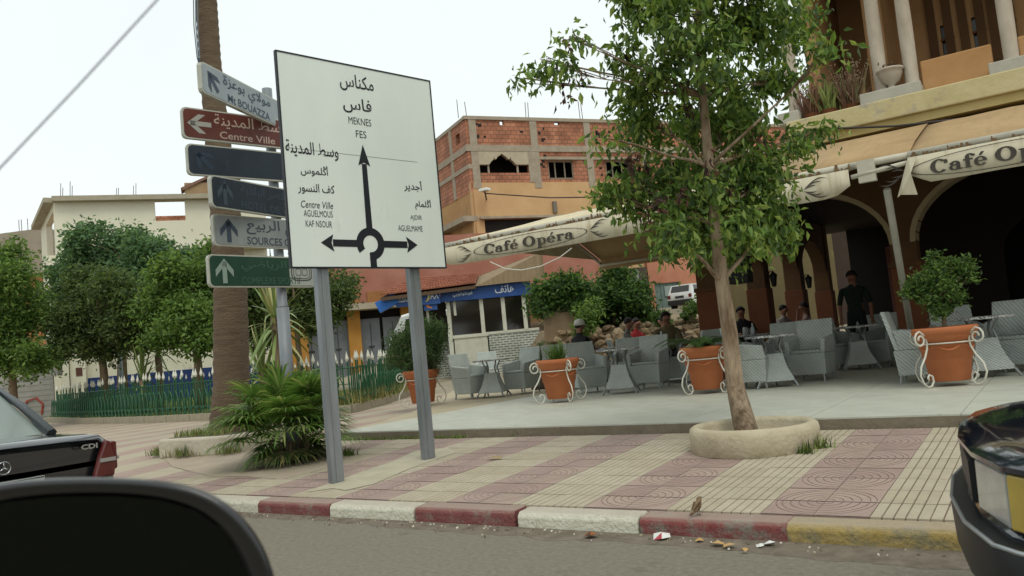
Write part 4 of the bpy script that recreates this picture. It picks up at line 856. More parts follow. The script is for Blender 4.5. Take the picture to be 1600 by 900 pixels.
MB().loft([gp_, [p_+Vector((0, .08, 0)) for p_ in gp_]], close=True).build('timber_gable', mat('gable_timber', '#7d6b52', '#8d7a60', scale=2, rough=.9, stretch=(8, 1, 1)), kk)
# --- white van beside the kiosk
def vloc(px, py, dep): v = D(px, py, dep); v.z = hill(v.x, v.y); return v
def wheel(parent, loc, r=.3, w_=.19):
    o = inst(bpy.data.meshes.get('tyre_mesh') or MB().lathe([(.17,-w_/2),(.27,-w_/2),(.3,-w_/2+.03),(.3,w_/2-.03),(.27,w_/2),(.17,w_/2)], 20).mesh('tyre_mesh', mat('tyre', '#1a1a1a', rough=.9), smooth=True), 'wheel', parent, loc, (math.pi/2, 0, 0), (r/.3, r/.3, 1))
    inst(bpy.data.meshes.get('rim_mesh') or MB().lathe([(.02,-.07),(.06,-.075),(.16,-.06),(.185,-.085),(.185,.085),(.02,.06)], 16).mesh('rim_mesh', mat('rim_grey', '#8c8e90', rough=.4, metal=.7), smooth=True), 'rim', o)
    return o
m_vw = mat('van_white', '#c3c5c2', '#d0d2cf', scale=1, rough=.35, coat=.3)
vz = 1.22-.2; vp = D(610, 540, 31.5); vp.z = .98; van = thing('white_van', 'white van parked behind the garden, left of the phone kiosk', 'van', vp, R(40))
secs = []
for x, zlo, zhi, hw in ((0, .4, 1.1, .78), (.1, .3, 1.25, .82), (.55, .3, 2.02, .83), (.9, .3, 2.1, .83), (3.6, .3, 2.1, .83), (3.75, .35, 1.9, .8)):
    secs.append([(x, -hw, zlo), (x, -hw, zlo+(zhi-zlo)*.5), (x, -hw*.92, zhi-.08), (x, -hw*.8, zhi), (x, hw*.8, zhi), (x, hw*.92, zhi-.08), (x, hw, zlo+(zhi-zlo)*.5), (x, hw, zlo)])
MB().loft(secs, close=True).build('body', m_vw, van, angle=40)
q = MB(); q.add([(.12,-.7,1.3),(.12,.7,1.3),(.5,.68,1.92),(.5,-.68,1.92)], [(0,1,2,3)]); q.v = [(x-.035, y, z+.01) for x, y, z in q.v]; q.build('windscreen', m_gl, van)
for sd in (-1, 1):
    MB().box(.7, 1.5, sd*.838-.005, sd*.838+.005, 1.25, 1.85).build('window', m_gl, van); MB().box(1.7, 2.9, sd*.838-.005, sd*.838+.005, 1.25, 1.85).build('window', m_gl, van)
    for wx in (.75, 3.0): wheel(van, (wx, sd*.72, .3))
    MB().box(-.03, .06, sd*.6-.12, sd*.6+.12, .75, .92).build('headlight', mat('lamp_glass', '#b5b8b8', rough=.1), van)
# --- white hatchback uphill
cp_ = D(1064, 484, 44.5); hb = thing('white_hatchback', 'small white hatchback parked uphill before the green gate', 'car', cp_, R(-20))
_r2 = Vector((_r[0], _r[1], 0)).normalized(); hb.rotation_euler.z = math.atan2(_f[1], _f[0])-R(38)
secs = []
for x, zlo, zhi, hw in ((0, .45, .8, .7), (.06, .32, .95, .76), (.5, .28, .98, .78), (2.6, .28, .95, .78), (3.4, .3, .85, .76), (3.62, .4, .65, .68)):
    secs.append([(x, -hw, zlo), (x, -hw*1.02, zlo+(zhi-zlo)*.5), (x, -hw*.93, zhi), (x, hw*.93, zhi), (x, hw*1.02, zlo+(zhi-zlo)*.5), (x, hw, zlo)])
MB().loft(secs, close=True).build('body', m_vw, hb, angle=40)
secs = [[(x, -hw, z) for z in (0,)]+[(x, hw, z) for z in (0,)] for x, hw, z in ()]
MB().loft([[(.05,-.7,.92),(.3,-.6,1.4),(.3,.6,1.4),(.05,.7,.92)], [(1.9,-.72,.92),(1.7,-.6,1.42),(1.7,.6,1.42),(1.9,.72,.92)], [(2.7,-.72,.9),(2.0,-.58,1.38),(2.0,.58,1.38),(2.7,.72,.9)]], close=True).build('cabin', m_vw, hb, angle=30)
q = MB(); q.add([(.09,-.56,1.0),(.09,.56,1.0),(.27,.52,1.34),(.27,-.52,1.34)], [(0,1,2,3)]); q.v = [(x-.02, y, z+.005) for x, y, z in q.v]; q.build('rear_window', m_gl, hb)
for sd in (-1, 1):
    q = MB(); q.add([(.5, sd*.7, .98), (1.8, sd*.715, .98), (1.68, sd*.625, 1.35), (.55, sd*.625, 1.35)], [(0,1,2,3)]); q.v = [(x, y+sd*.012, z) for x, y, z in q.v]; q.build('side_window', m_gl, hb)
    MB().box(-.02, .06, sd*.64-.08, sd*.64+.08, .66, .84).build('tail_light', mat('tail_red', '#5c1714', rough=.3), hb)
    for wx in (.65, 2.9): wheel(hb, (wx, sd*.7, .27), .27)
MB().box(-.05, .2, -.74, .74, .3, .56).build('bumper', mat('bumper_black', '#20211f', rough=.7), hb, bevel=.03); MB().box(-.035, .0, -.26, .26, .66, .78).build('number_plate', mat('plate_dark', '#2a2a2a'), hb)
# ground shelf the hatchback stands on, with kerb-side pavement
sh = MB(); A = D(1000, 484, 45.2); B = D(1150, 478, 45.2); sh.box(-4, 9, -3, 10, -2.5, -.0); o = sh.build('upper_street', mat('upper_street', '#8c8474', '#9a9282', scale=1.5, rough=.95)); o.location = (cp_.x, cp_.y, cp_.z-.02); o.rotation_euler.z = YAW*-1; struct(o)
# --- salmon wall with green gate uphill
fg = Face(D(1015, 460, 47.6).xy, (D(1130, 450, 48.4)-D(1015, 460, 47.6)).xy); gw = thing('gate_wall', 'salmon pink wall with a grey green metal gate behind the white hatchback', 'wall', (fg.p.x, fg.p.y, 0), fg.rz)
gs = lambda x: fg(x, 460)[0]; gz_ = lambda y: fg(1050, y)[1]
q = MB(); wall(q, gs(1016), gs(1240), 1.0, gz_(405), 0, .5, [(gs(1024), gs(1064), 0, gz_(441))]); q.build('wall', mat('salmon_wall', '#a46a52', '#b27a62', scale=1, rough=.9), gw)
q = MB(); q.box(gs(1024), gs(1064), .15, .2, 1, gz_(441)); [q.box(gs(1024)+i*.42, gs(1024)+i*.42+.05, .1, .15, 1, gz_(443)) for i in range(5)]; q.build('gate', mat('gate_green', '#5d6f68', '#697b73', scale=2, rough=.6), gw)
MB().box(gs(1040), gs(1050), .08, .1, gz_(462), gz_(446)).build('gate_notice', mat('notice_grey', '#87938d'), gw)
q = MB(); q.box(gs(965), gs(1010), -.5, .5, 1, gz_(415)); q.build('dark_building', mat('dark_umber', '#3b322a', '#4b4036', scale=2), gw); MB().box(gs(990), gs(994), -.8, -.6, 1, gz_(420)).build('pole', m_alu, gw)
# --- yellow wall seen through the arcade
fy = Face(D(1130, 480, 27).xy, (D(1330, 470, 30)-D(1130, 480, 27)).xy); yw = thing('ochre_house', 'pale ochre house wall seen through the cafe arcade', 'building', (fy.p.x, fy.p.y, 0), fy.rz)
q = MB(); q.box(0, fy(1312, 470)[0], 0, .4, 0, 7); MB().box(fy(1312, 470)[0]+.003, fy(1375, 470)[0], .0, .4, 0, 7).build('shade_screen', mat('shade_umber', '#2e2118', '#38291e', scale=1.5, rough=.9), yw)  # dark screen added beside the wall; its umber paints in the arcade's shade
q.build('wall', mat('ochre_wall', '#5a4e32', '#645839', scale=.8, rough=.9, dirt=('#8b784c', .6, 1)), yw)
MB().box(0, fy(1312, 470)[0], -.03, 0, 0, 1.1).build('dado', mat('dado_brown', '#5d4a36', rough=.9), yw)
# --- white building on the left, with blue and white ground floor
fw_ = Face(D(88, 400, 40).xy, (D(345, 390, 42.8)-D(88, 400, 40)).xy); wb_ = thing('white_building', 'white flat roofed building with open brick windows and a blue painted base', 'building', (fw_.p.x, fw_.p.y, 0), fw_.rz)
wz = lambda x, y: fw_(x, y)[1]; ws = lambda x, y=400: fw_(x, y)[0]; m_cw = mat('cream_render', '#d3cfba', '#dcd8c4', scale=.5, rough=.9, bump=.1, dirt=('#a39b82', .62, .4)); m_bd = mat('blue_dado', '#1c3263', '#253c6e', scale=1, rough=.8)
LW = ws(420); zt = wz(200, 307); zf = wz(200, 387); h1 = rect(fw_, 241, 311, 290, 344)
q = MB(); wall(q, 0, LW, zf, zt-.25, 0, .35, [h1]); q.build('upper_wall', m_cw, wb_)
q = MB(); q.T = None; q.box(-.02, LW, -.45, .4, zt-.25, zt); q.build('roof_edge', mat('roof_edge', '#978f7c', '#a59d8a', scale=2, rough=.9, dirt=('#6f6858', .58, 1)), wb_)
q = MB(); wall(q, 0, LW, -.3, zf, .9, 1.2); q.box(0, LW, 0, .9, zf-.2, zf-.01); q.build('ground_wall', m_cw, wb_)
zd = wz(200, 585); MB().box(ws(122), LW, .86, .9, -.3, zd).box(ws(85), ws(98), .86, .9, -.3, zd+.2).box(ws(122), ws(200), .86, .9, wz(130, 548), wz(130, 530)).box(ws(86), ws(97), .86, .9, wz(90, 553), wz(90, 528)).build('blue_paint', m_bd, wb_)
for px in (82, 111): MB().box(ws(px)-.35, ws(px)+.35, .3, .9, -.3, zf-.2).build('pillar', m_cw, wb_)
MB().box(ws(108), ws(118), .27, .3, wz(113, 588), wz(113, 575)).build('meter_box', mat('meter_brown', '#5a3a30'), wb_)
MB().box(h1[0]-.3, h1[1]+1, 2.4, 2.6, h1[2]-.3, h1[2]+(h1[3]-h1[2])*.62).build('inner_brick_wall', m_hbrick, wb_)
for px in (98, 101, 113, 116, 186, 189, 213, 217): MB().tube([(ws(px), .2, zt-.1), (ws(px)+.05, .2, zt+random.uniform(.4, .9))], .02, 4).build('reinforcing_bar', MATS['rebar'], wb_)
# its slanted left end
pE = D(66, 400, 46); d2 = Vector((pE.x-fw_.p.x, pE.y-fw_.p.y)); an = math.atan2(-d2.y, -d2.x)-fw_.rz; le = d2.length
q = MB(); q.T = Matrix.Rotation(an, 4, 'Z'); wall(q, -le, 0, zf-2.5, zt-.25, 0, .3, [(-le*.6, -.4, zt-4.4, zt-.6)]); q.box(-le, 0, 0, .3, -.3, zf-2.5); q.build('end_wall', m_cw, wb_)
q = MB(); q.T = Matrix.Rotation(an, 4, 'Z'); q.box(-le-.5, 0, -.45, .4, zt-.25, zt-.003); q.build('end_roof_edge', MATS['roof_edge'], wb_)
q = MB(); q.T = Matrix.Rotation(an, 4, 'Z'); q.box(-le*.65, -.3, 1.2, 1.4, zt-4.6, zt-.6); q.build('end_brick_wall', m_hbrick, wb_)
# roof hut with little tiled pitch
rh = thing('roof_hut', 'small ochre rooftop hut with a pitched edge behind the navy signs', 'hut', (0, 0, 0), fw_.rz); c = D(318, 300, 46); rh.location = (c.x, c.y, 0)
MB().box(-1, 1.9, 0, 1.5, zt-1, D(318, 285, 46).z).build('wall', mat('hut_ochre', '#8d7456', '#9a8163', scale=1.5, rough=.9), rh); zz = D(318, 285, 46).z
MB().add([(-1.2,-.1,zz-.3),(.2,-.1,zz+.35),(2.1,-.1,zz+.35),(2.1,-.1,zz+.2),(.2,-.1,zz+.2),(-1.1,-.1,zz-.45),(-1.2,1.6,zz-.3),(.2,1.6,zz+.35),(2.1,1.6,zz+.35)], [(0,1,2,3,4,5),(0,6,7,1),(1,7,8,2)]).build('roof_trim', mat('hut_trim', '#7a5a4a'), rh)
# --- grey brown block far left with roller shutter
fq = Face(D(-60, 440, 50).xy, (D(72, 430, 49)-D(-60, 440, 50)).xy); gb = thing('brown_building', 'grey brown flat roofed block at the far left edge', 'building', (fq.p.x, fq.p.y, 0), fq.rz)
qs = lambda x: fq(x, 430)[0]; MB().box(qs(-60), qs(72), 0, 8, fq(30, 430)[1], fq(30, 361)[1]).build('upper_wall', mat('grey_brown', '#8b8172', '#988e7e', scale=1, rough=.9, dirt=('#7a7062', .6, .8)), gb)
MB().box(qs(-60), qs(74), .3, 8, -.3, fq(30, 430)[1]).build('orange_wall', mat('orange_render', '#a5683f', '#b0764c', scale=1, rough=.9), gb)
MB().box(qs(38), qs(49), 1, 1.6, fq(45, 362)[1], fq(45, 343)[1]).build('concrete_stub', m_conc, gb)
[MB().tube([(qs(px), 1.3, fq(30, 362)[1]), (qs(px), 1.3, fq(30, 335)[1])], .02, 4).build('reinforcing_bar', MATS['rebar'], gb) for px in (8, 12, 22, 41, 45)]
MB().box(qs(44), qs(76), -.5, .3, fq(60, 462)[1], fq(60, 456)[1]).box(qs(44), qs(46), -.5, -.4, fq(60, 456)[1], fq(60, 450)[1]).build('balcony', mat('balcony_pale', '#a39c90'), gb); MB().box(qs(52), qs(66), .2, .3, fq(60, 455)[1], fq(60, 440)[1]).build('window', m_dark, gb)
fs = Face(D(-40, 600, 36).xy, (D(86, 595, 36)-D(-40, 600, 36)).xy); sh = thing('roller_shutter', 'grey ribbed roller shutter with red graffiti behind the saloon', 'shutter', (fs.p.x, fs.p.y, 0), fs.rz); q = MB(); z1 = fs(50, 590)[1]; x1 = fs(84, 600)[0]
for i in range(20): q.box(0, x1, -.02-.02*(i % 2), .05, -.3+i*(z1+.3)/20, -.3+(i+1)*(z1+.3)/20)
q.build('slats', mat('shutter_grey', '#87857d', '#93918a', scale=2, rough=.6, metal=.2), sh); MB().box(0, x1+.2, 0, .4, z1, z1+1.4).build('lintel', mat('lintel_grey', '#8f8c84', '#9a978f', scale=1, rough=.9), sh)
q = MB(); q.tube([(x1*.62, -.06, .7), (x1*.66, -.06, 1.05), (x1*.78, -.06, 1.15), (x1*.86, -.06, .85), (x1*.84, -.06, .4)], .05, 4); q.build('graffiti', mat('graffiti_red', '#96463c'), sh)
# ================================================================== CAFE BUILDING
FY = 14.65
cf = thing('cafe_building', 'tan cafe building with arched arcade and yellow peeling balcony slab', 'building', (-5.5, FY, 0))
o5 = Vector((5.5, -FY, 0))
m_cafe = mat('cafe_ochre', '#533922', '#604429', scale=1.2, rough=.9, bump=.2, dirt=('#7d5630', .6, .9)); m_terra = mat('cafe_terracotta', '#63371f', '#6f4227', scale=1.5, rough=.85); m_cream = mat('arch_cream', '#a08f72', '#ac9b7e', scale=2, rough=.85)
COLX = [0.0, 3.45, 6.9, 10.35, 13.8]; CW = .23
def arch_panel(mb, xa, xb, zs, za, ztop, y0, y1, n=14):
    """spandrel over an arch between xa and xb: springing zs, crown za"""
    xm = (xa+xb)/2; h = (xb-xa)/2; top = []; 
    for i in range(n):
        t0, t1 = math.pi*i/n, math.pi*(i+1)/n; p = (xm-h*math.cos(t0), zs+(za-zs)*math.sin(t0)); q = (xm-h*math.cos(t1), zs+(za-zs)*math.sin(t1))
        mb.prism([p, q, (q[0], ztop), (p[0], ztop)], y0, y1)
for x in COLX:
    MB().box(x-CW, x+CW, 0, .46, TZ, 2.0).build('column', m_terra, cf, bevel=.015)
    MB().box(x-CW-.02, x+CW+.02, -.02, .48, 2.0, 2.08).box(x-CW+.03, x+CW-.03, .03, .43, 2.08, 2.45).build('column_head', m_cafe, cf)
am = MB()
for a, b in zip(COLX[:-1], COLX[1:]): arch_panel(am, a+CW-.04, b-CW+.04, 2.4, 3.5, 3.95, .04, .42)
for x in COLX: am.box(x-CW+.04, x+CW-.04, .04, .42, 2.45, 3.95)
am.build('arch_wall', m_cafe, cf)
for a, b in zip(COLX[:-1], COLX[1:]):
    ed = MB(); xa, xb = a+CW-.045, b-CW+.045; xm = (xa+xb)/2; h = (xb-xa)/2; pts = []; n = 20; vs = []
    for i in range(n+1):
        t = math.pi*i/n
        for rr_, yy in ((0, .02), (.07, .02), (.07, .06)): vs.append((xm-(h+rr_)*math.cos(t), yy, 2.4+(1.1+rr_)*math.sin(t)))
        vs.append((xm-(h-.012)*math.cos(t), .45, 2.4+(1.1-.012)*math.sin(t))); vs.append((xm-(h-.012)*math.cos(t), .02, 2.4+(1.1-.012)*math.sin(t)))
    for i in range(n):
        b0 = i*5; c0 = b0+5; ed.add([vs[b0+k] for k in range(5)]+[vs[c0+k] for k in range(5)], [(0,1,6,5),(1,2,7,6),(3,4,9,8),(4,0,5,9)])
    ed.build('arch_trim', m_cream, cf)
# side arcade running back
sd = MB(); 
for y in (3.0, 6.0, 9.0):
    MB().box(-CW, CW, y, y+.46, TZ, 2.08).build('column', m_terra, cf, bevel=.015); sd.box(-CW+.03, CW-.03, y+.03, y+.43, 2.08, 3.95)
sd.T = Matrix.Rotation(math.pi/2, 4, 'Z')
for a in (0, 3.0, 6.0): arch_panel(sd, a+.42, a+3.04, 2.4, 3.4, 3.95, -.17, .17)
sd.T = None; sd.build('side_arch_wall', m_cafe, cf)
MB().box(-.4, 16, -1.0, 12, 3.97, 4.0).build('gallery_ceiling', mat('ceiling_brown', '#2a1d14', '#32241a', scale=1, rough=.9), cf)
# inner wall with a deep arch, rear wall
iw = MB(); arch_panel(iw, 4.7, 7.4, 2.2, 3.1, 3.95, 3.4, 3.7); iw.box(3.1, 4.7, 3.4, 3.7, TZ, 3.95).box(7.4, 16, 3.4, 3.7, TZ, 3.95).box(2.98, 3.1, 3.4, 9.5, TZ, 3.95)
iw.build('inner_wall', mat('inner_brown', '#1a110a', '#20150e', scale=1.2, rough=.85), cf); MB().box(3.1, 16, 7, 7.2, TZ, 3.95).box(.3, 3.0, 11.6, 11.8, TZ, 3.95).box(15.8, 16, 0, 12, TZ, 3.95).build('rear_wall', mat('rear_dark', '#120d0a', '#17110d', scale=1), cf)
MB().box(1.5, 2.1, 10.6, 10.7, TZ, 3.2).build('pink_pier', mat('pier_pink', '#7d4c44', '#87554c', scale=2), cf)
# balcony slab
ZS0, ZS1 = 3.99, 4.45; m_yel = mat('yellow_peeling', '#b3a578', '#c0b48c', scale=2.5, rough=.9, bump=.4, bscale=12, dirt=('#968f87', .55, 2.2))
SBX = YP(1262, 182, 13.0).x-(-5.5)-.35
MB().box(SBX, 16, -1.62, 5, 4.14, ZS1).build('balcony_slab', m_yel, cf, bevel=.02); MB().box(SBX+.0, 16, -1.56, -1.0, ZS0+.02, 4.14).box(SBX, 16, -1.0, 5, 4.003, 4.14).build('slab_lower_band', mat('yellow_band', '#a89662', '#b3a270', scale=2, rough=.9, dirt=('#8b7c5a', .6, 2)), cf)
# upper loggia: plinths, white columns, parapets, back wall, narrow windows
m_stone = mat('column_stone', '#9d9282', '#b3a898', scale=5, rough=.85, bump=.3, stretch=(1, 1, .4), dirt=('#877a68', .63, 3)); m_plinth = mat('plinth_stone', '#a09c90', '#aeaa9e', scale=4, rough=.85)
def cx_(px, py): return YP(px, py, 13.5).x+5.5
for a, b in ((1222, 1250), (1352, 1442), (1556, 1650)):
    xa, xb = cx_(a, 175), cx_(b, 130); MB().box(xa, xb, -1.5, -.75, ZS1, ZS1+.19).build('plinth', m_plinth, cf, bevel=.015)
for px in (1238, 1378, 1427, 1588, 1640):
    x = cx_(px, 140); MB().lathe([(.12, 0), (.12, .06), (.1, .1), (.105, 1.0), (.088, 2.7), (.12, 2.78)], 18, (x, -1.12, ZS1+.19)).build('column', m_stone, cf, smooth=True)
m_par = mat('parapet_orange', '#a3794d', '#b0875c', scale=1.4, rough=.9, bump=.2)
for a, b, z in ((1250, 1350, .42), (1442, 1558, .56), (1600, 1700, .56)): MB().box(cx_(a, 150)+.02, cx_(b, 120)-.02, -1.15, -.98, ZS1, ZS1+z).build('parapet', m_par, cf, bevel=.02)
def cw(px, py): q = YP(px, py, FY+1.6); return q.x+5.5, q.z
hs = []
for px, y0, y1 in ((1478, 38, 85), (1527, 25, 74), (1573, 10, 60)):
    x, z1 = cw(px, y0); _, z0 = cw(px, y1); hs.append((x-.1, x+.1, z0, z1))
q = MB(); wall(q, SBX+.2, 16, ZS1+.002, 7.6, 1.6, 1.8, hs); q.build('loggia_wall', mat('loggia_brown', '#a37c54', '#b08a62', scale=1.2, rough=.9), cf)
for h in hs: f_ = MB().box(h[0]+.003, h[1]-.003, 1.68, 1.74, h[2], h[3]).build('window', mat('slit_glass', '#3a3f42', '#4a4f50', scale=4, rough=.2), cf); MB().box(h[0]-.01, h[1]+.01, 1.58, 1.69, (h[2]+h[3])/2-.02, (h[2]+h[3])/2+.02).build('transom', m_terra, f_)
pl = MB(); [pl.box(h[0]-.2+k*.26, h[0]-.06+k*.26, 1.55, 1.6, ZS1, 7.5) for h in hs for k in (0, 1)]; pl.build('pilasters', m_cafe, cf)
MB().box(SBX-.1, 16, -1.3, 5, 7.4, 7.6).build('upper_ceiling', MATS['ceiling_brown'], cf); MB().box(SBX+.2, SBX+.4, -.6, 1.6, ZS1, 7.4).box(cx_(1330, 60), cx_(1330, 60)+.3, .2, 1.6, ZS1, 7.4).build('loggia_side_wall', MATS['loggia_brown'], cf)
o = MB().tube([YP(1232, 222, 12.98), YP(1265, 203, 12.96), YP(1300, 201, 12.97), YP(1400, 197, 12.97), YP(1500, 186, 12.97), YP(1600, 174, 12.97), YP(1680, 160, 12.97)], .018, 5).build('facade_cable', MATS['cable_dark']); tag(o, 'black cable running along the yellow balcony slab', 'cable')
u = YP(1393, 132, 13.45); ur = thing('stone_urn', 'grey stone urn between two balcony columns', 'urn', (u.x, u.y, ZS1+.19)); MB().lathe([(.1,0),(.1,.04),(.05,.07),(.05,.1),(.13,.16),(.17,.26),(.18,.31),(.2,.32),(.2,.35),(.16,.35),(.14,.3)], 20).build('bowl', m_stone, ur, smooth=True)
wl = [(random.gauss(0, .06), random.gauss(0, .06), .36+abs(random.gauss(0, .03))) for _ in range(60)]; o = bpy.data.objects.new('dry_plant', leafmesh('dry_plant', wl, .06, [MATS['dead_leaf_b'], mat('dead_leaf_d', '#6b5c48')], 3, -.6)); col.objects.link(o); o.parent = ur
# dry and green balcony plants
for px, py, lab, cols_, n_, hh in ((1268, 175, 'dry brown weed stalks at the left end of the balcony', ['#6b4a38', '#7d5c46'], 90, .75), (1296, 168, 'green strappy plant on the balcony edge', ['#5b6e38', '#7a8548'], 60, .7), (1328, 158, 'dry seeded bush beside the first balcony column', ['#5d4434', '#7a5f4a', '#6f6a48'], 110, .75)):
    p = YP(px, py, 13.4); r_ = thing('balcony_plant', lab, 'plant', (p.x, p.y, ZS1), group='plants on the balcony'); q = MB()
    for i in range(n_):
        a = random.uniform(0, 6.28); l = hh*random.uniform(.5, 1.1); s = random.uniform(.05, .3); b_ = Vector((random.gauss(0, .08), random.gauss(0, .06), 0)); tip = b_+Vector((math.cos(a)*s, math.sin(a)*s, l)); q.cur = random.randrange(len(cols_)); w0 = Vector((-math.sin(a), math.cos(a), 0))*(.006 if 'dry' in lab else .014); m_ = b_.lerp(tip, .55)+Vector((0, 0, .05)); q.add([b_-w0, b_+w0, m_+w0, tip-Vector((0, 0, .06 if 'dry' not in lab else 0)), m_-w0], [(0, 1, 2, 3, 4)])
        if 'dry' in lab and i % 2:
            for k in range(4): c = tip+Vector((random.gauss(0, .03), random.gauss(0, .03), random.gauss(0, .04))); q.add([c, c+Vector((.02, 0, .02)), c+Vector((0, .01, .035))], [(0, 1, 2)])
    q.build('stalks', [mat('stalk_'+c[1:], c, rough=.8) for c in cols_], r_, normals=False)
    MB().lathe([(.1,0),(.14,.12),(.001,.12)], 12).build('pot', m_terra, r_)
# ================================================================== AWNINGS
def awn_mat(nm, a, b):
    m = mat(nm, a, b, scale=2, rough=.85); n = m.node_tree.nodes; L = m.node_tree.links; bs = n['Principled BSDF']; t = n.new('ShaderNodeTexCoord'); mp = n.new('ShaderNodeMapping'); mp.inputs['Scale'].default_value = (9, 1, 1.2); z = n.new('ShaderNodeTexNoise'); z.inputs['Scale'].default_value = 1.5; z.inputs['Detail'].default_value = 7
    L.new(t.outputs['Object'], mp.inputs['Vector']); L.new(mp.outputs[0], z.inputs['Vector']); r = n.new('ShaderNodeValToRGB'); r.color_ramp.elements[0].position = .5; r.color_ramp.elements[1].position = .72; L.new(z.outputs['Fac'], r.inputs['Fac'])
    mx = n.new('ShaderNodeMix'); mx.data_type = 'RGBA'; mx.inputs['B'].default_value = lin('#8f7d5c'); old = bs.inputs['Base Color'].links[0].from_socket; L.new(old, mx.inputs['A']); mm = n.new('ShaderNodeMath'); mm.operation = 'MULTIPLY'; mm.inputs[1].default_value = .5; L.new(r.outputs[0], mm.inputs[0]); L.new(mm.outputs[0], mx.inputs['Factor']); L.new(mx.outputs['Result'], bs.inputs['Base Color']); return m
m_can = awn_mat('canvas_cream', '#c5b999', '#cfc3a5'); m_val = awn_mat('canvas_valance', '#bdb59d', '#c8c0a9'); m_tanc = awn_mat('canvas_tan', '#a08560', '#ac906a'); m_frame = mat('awning_frame', '#b3ad9c', '#c0baa9', scale=5, rough=.6, dirt=('#6e5a42', .6, 4)); m_grime = mat('canvas_grime', '#6a5238', '#7d6446', scale=14, rough=.95); m_prn = mat('print_grey', '#3b3731', '#47423b', scale=5, rough=.8)
AY = 10.5
def awning(name, lab, xa, xb, left_free):
    r = thing(name, lab, 'awning', (xa, AY, TZ)); L_ = xb-xa; Z = lambda z: z-TZ
    n = 26
    def strip(pts0, nm, m, sag=0, parent=r):      # rows of points over x
        q = MB(); vs = []
        for i in range(n+1):
            x = L_*i/n
            for (y, z) in pts0: vs.append((x, y+.02*math.sin(i*1.7), Z(z)-(.008*math.sin(i*2.3+y) if sag else 0)))
        k = len(pts0); q.add(vs, [(i*k+j, i*k+j+1, (i+1)*k+j+1, (i+1)*k+j) for i in range(n) for j in range(k-1)]); o = q.build(nm, m, parent, smooth=True); s_ = o.modifiers.new('thickness', 'SOLIDIFY'); s_.thickness = .006; return o
    roof = [(0, 3.12), (.5, 3.24), (1.5, 3.45), (2.6, 3.68), (3.5, 3.88)] if left_free else [(0, 3.12), (.6, 3.34), (1.4, 3.6), (2.3, 3.88), (3.5, 3.93)]
    strip(roof, 'canvas_roof', m_can if left_free else m_tanc, 1)
    if left_free:
        q = MB(); LB = 2.9; k = 8; vs = []
        for i in range(k+1):
            for y, z in ((3.5, 3.88), (4.4, 3.55), (5.6, 3.1), (5.62, 2.86)): vs.append((LB*i/k, y, Z(z)))
        q.add(vs, [(i*4+j, i*4+j+1, (i+1)*4+j+1, (i+1)*4+j) for i in range(k) for j in range(3)]); o = q.build('rear_canvas', m_tanc, r, smooth=False); o.modifiers.new('thickness', 'SOLIDIFY').thickness = .006
        q = MB(); q.add([(-.005, 0, Z(3.1)), (-.005, 3.5, Z(3.86)), (-.005, 5.6, Z(3.08)), (-.005, 5.6, Z(2.86)), (-.005, 0, Z(2.86))], [(0, 1, 2, 3, 4)][:0] or [(0, 1, 2)]); 
        q.build('side_canvas', m_can, r)
    fx = MB(); fx.tube([(0, 0, Z(3.09)), (L_, 0, Z(3.09))], .05, 10); fx.build('front_bar', m_frame, r, smooth=True)
    gm = MB(); rg = random.Random(int(L_*7))
    for i in range(int(L_*26)):
        x = rg.uniform(0, L_); h = abs(rg.gauss(0, .03))+.01; w_ = rg.uniform(.01, .06); gm.add([(x, -.056, Z(3.055)), (x+w_, -.056, Z(3.055)), (x+w_*.8, -.058, Z(3.055)+h), (x+w_*.2, -.058, Z(3.055)+h)], [(0, 1, 2, 3)])
    o = gm.build('grime_streaks', m_grime, r, normals=False); o['kind'] = 'stuff'
    for i in range(int(L_/1.3)+1):
        x = min(.05+i*1.3, L_-.05); MB().tube([(x, .05, Z(3.06)), (x, 3.45, Z(3.8))], .025, 6).build('rafter', m_frame, r)
    MB().tube([(0, 1.7, Z(3.4)), (L_, 1.7, Z(3.4))], .025, 6).tube([(0, 3.4, Z(3.72)), (L_ if not left_free else 2.9, 3.4, Z(3.72))], .03, 6).build('purlins', m_frame, r)
    if left_free: MB().tube([(0, .05, Z(3.04)), (0, 3.5, Z(3.8)), (0, 5.6, Z(3.0))], .03, 6).tube([(0, 5.55, Z(2.95)), (2.9, 5.55, Z(2.95))], .03, 6).build('side_frame', m_frame, r)
    return r
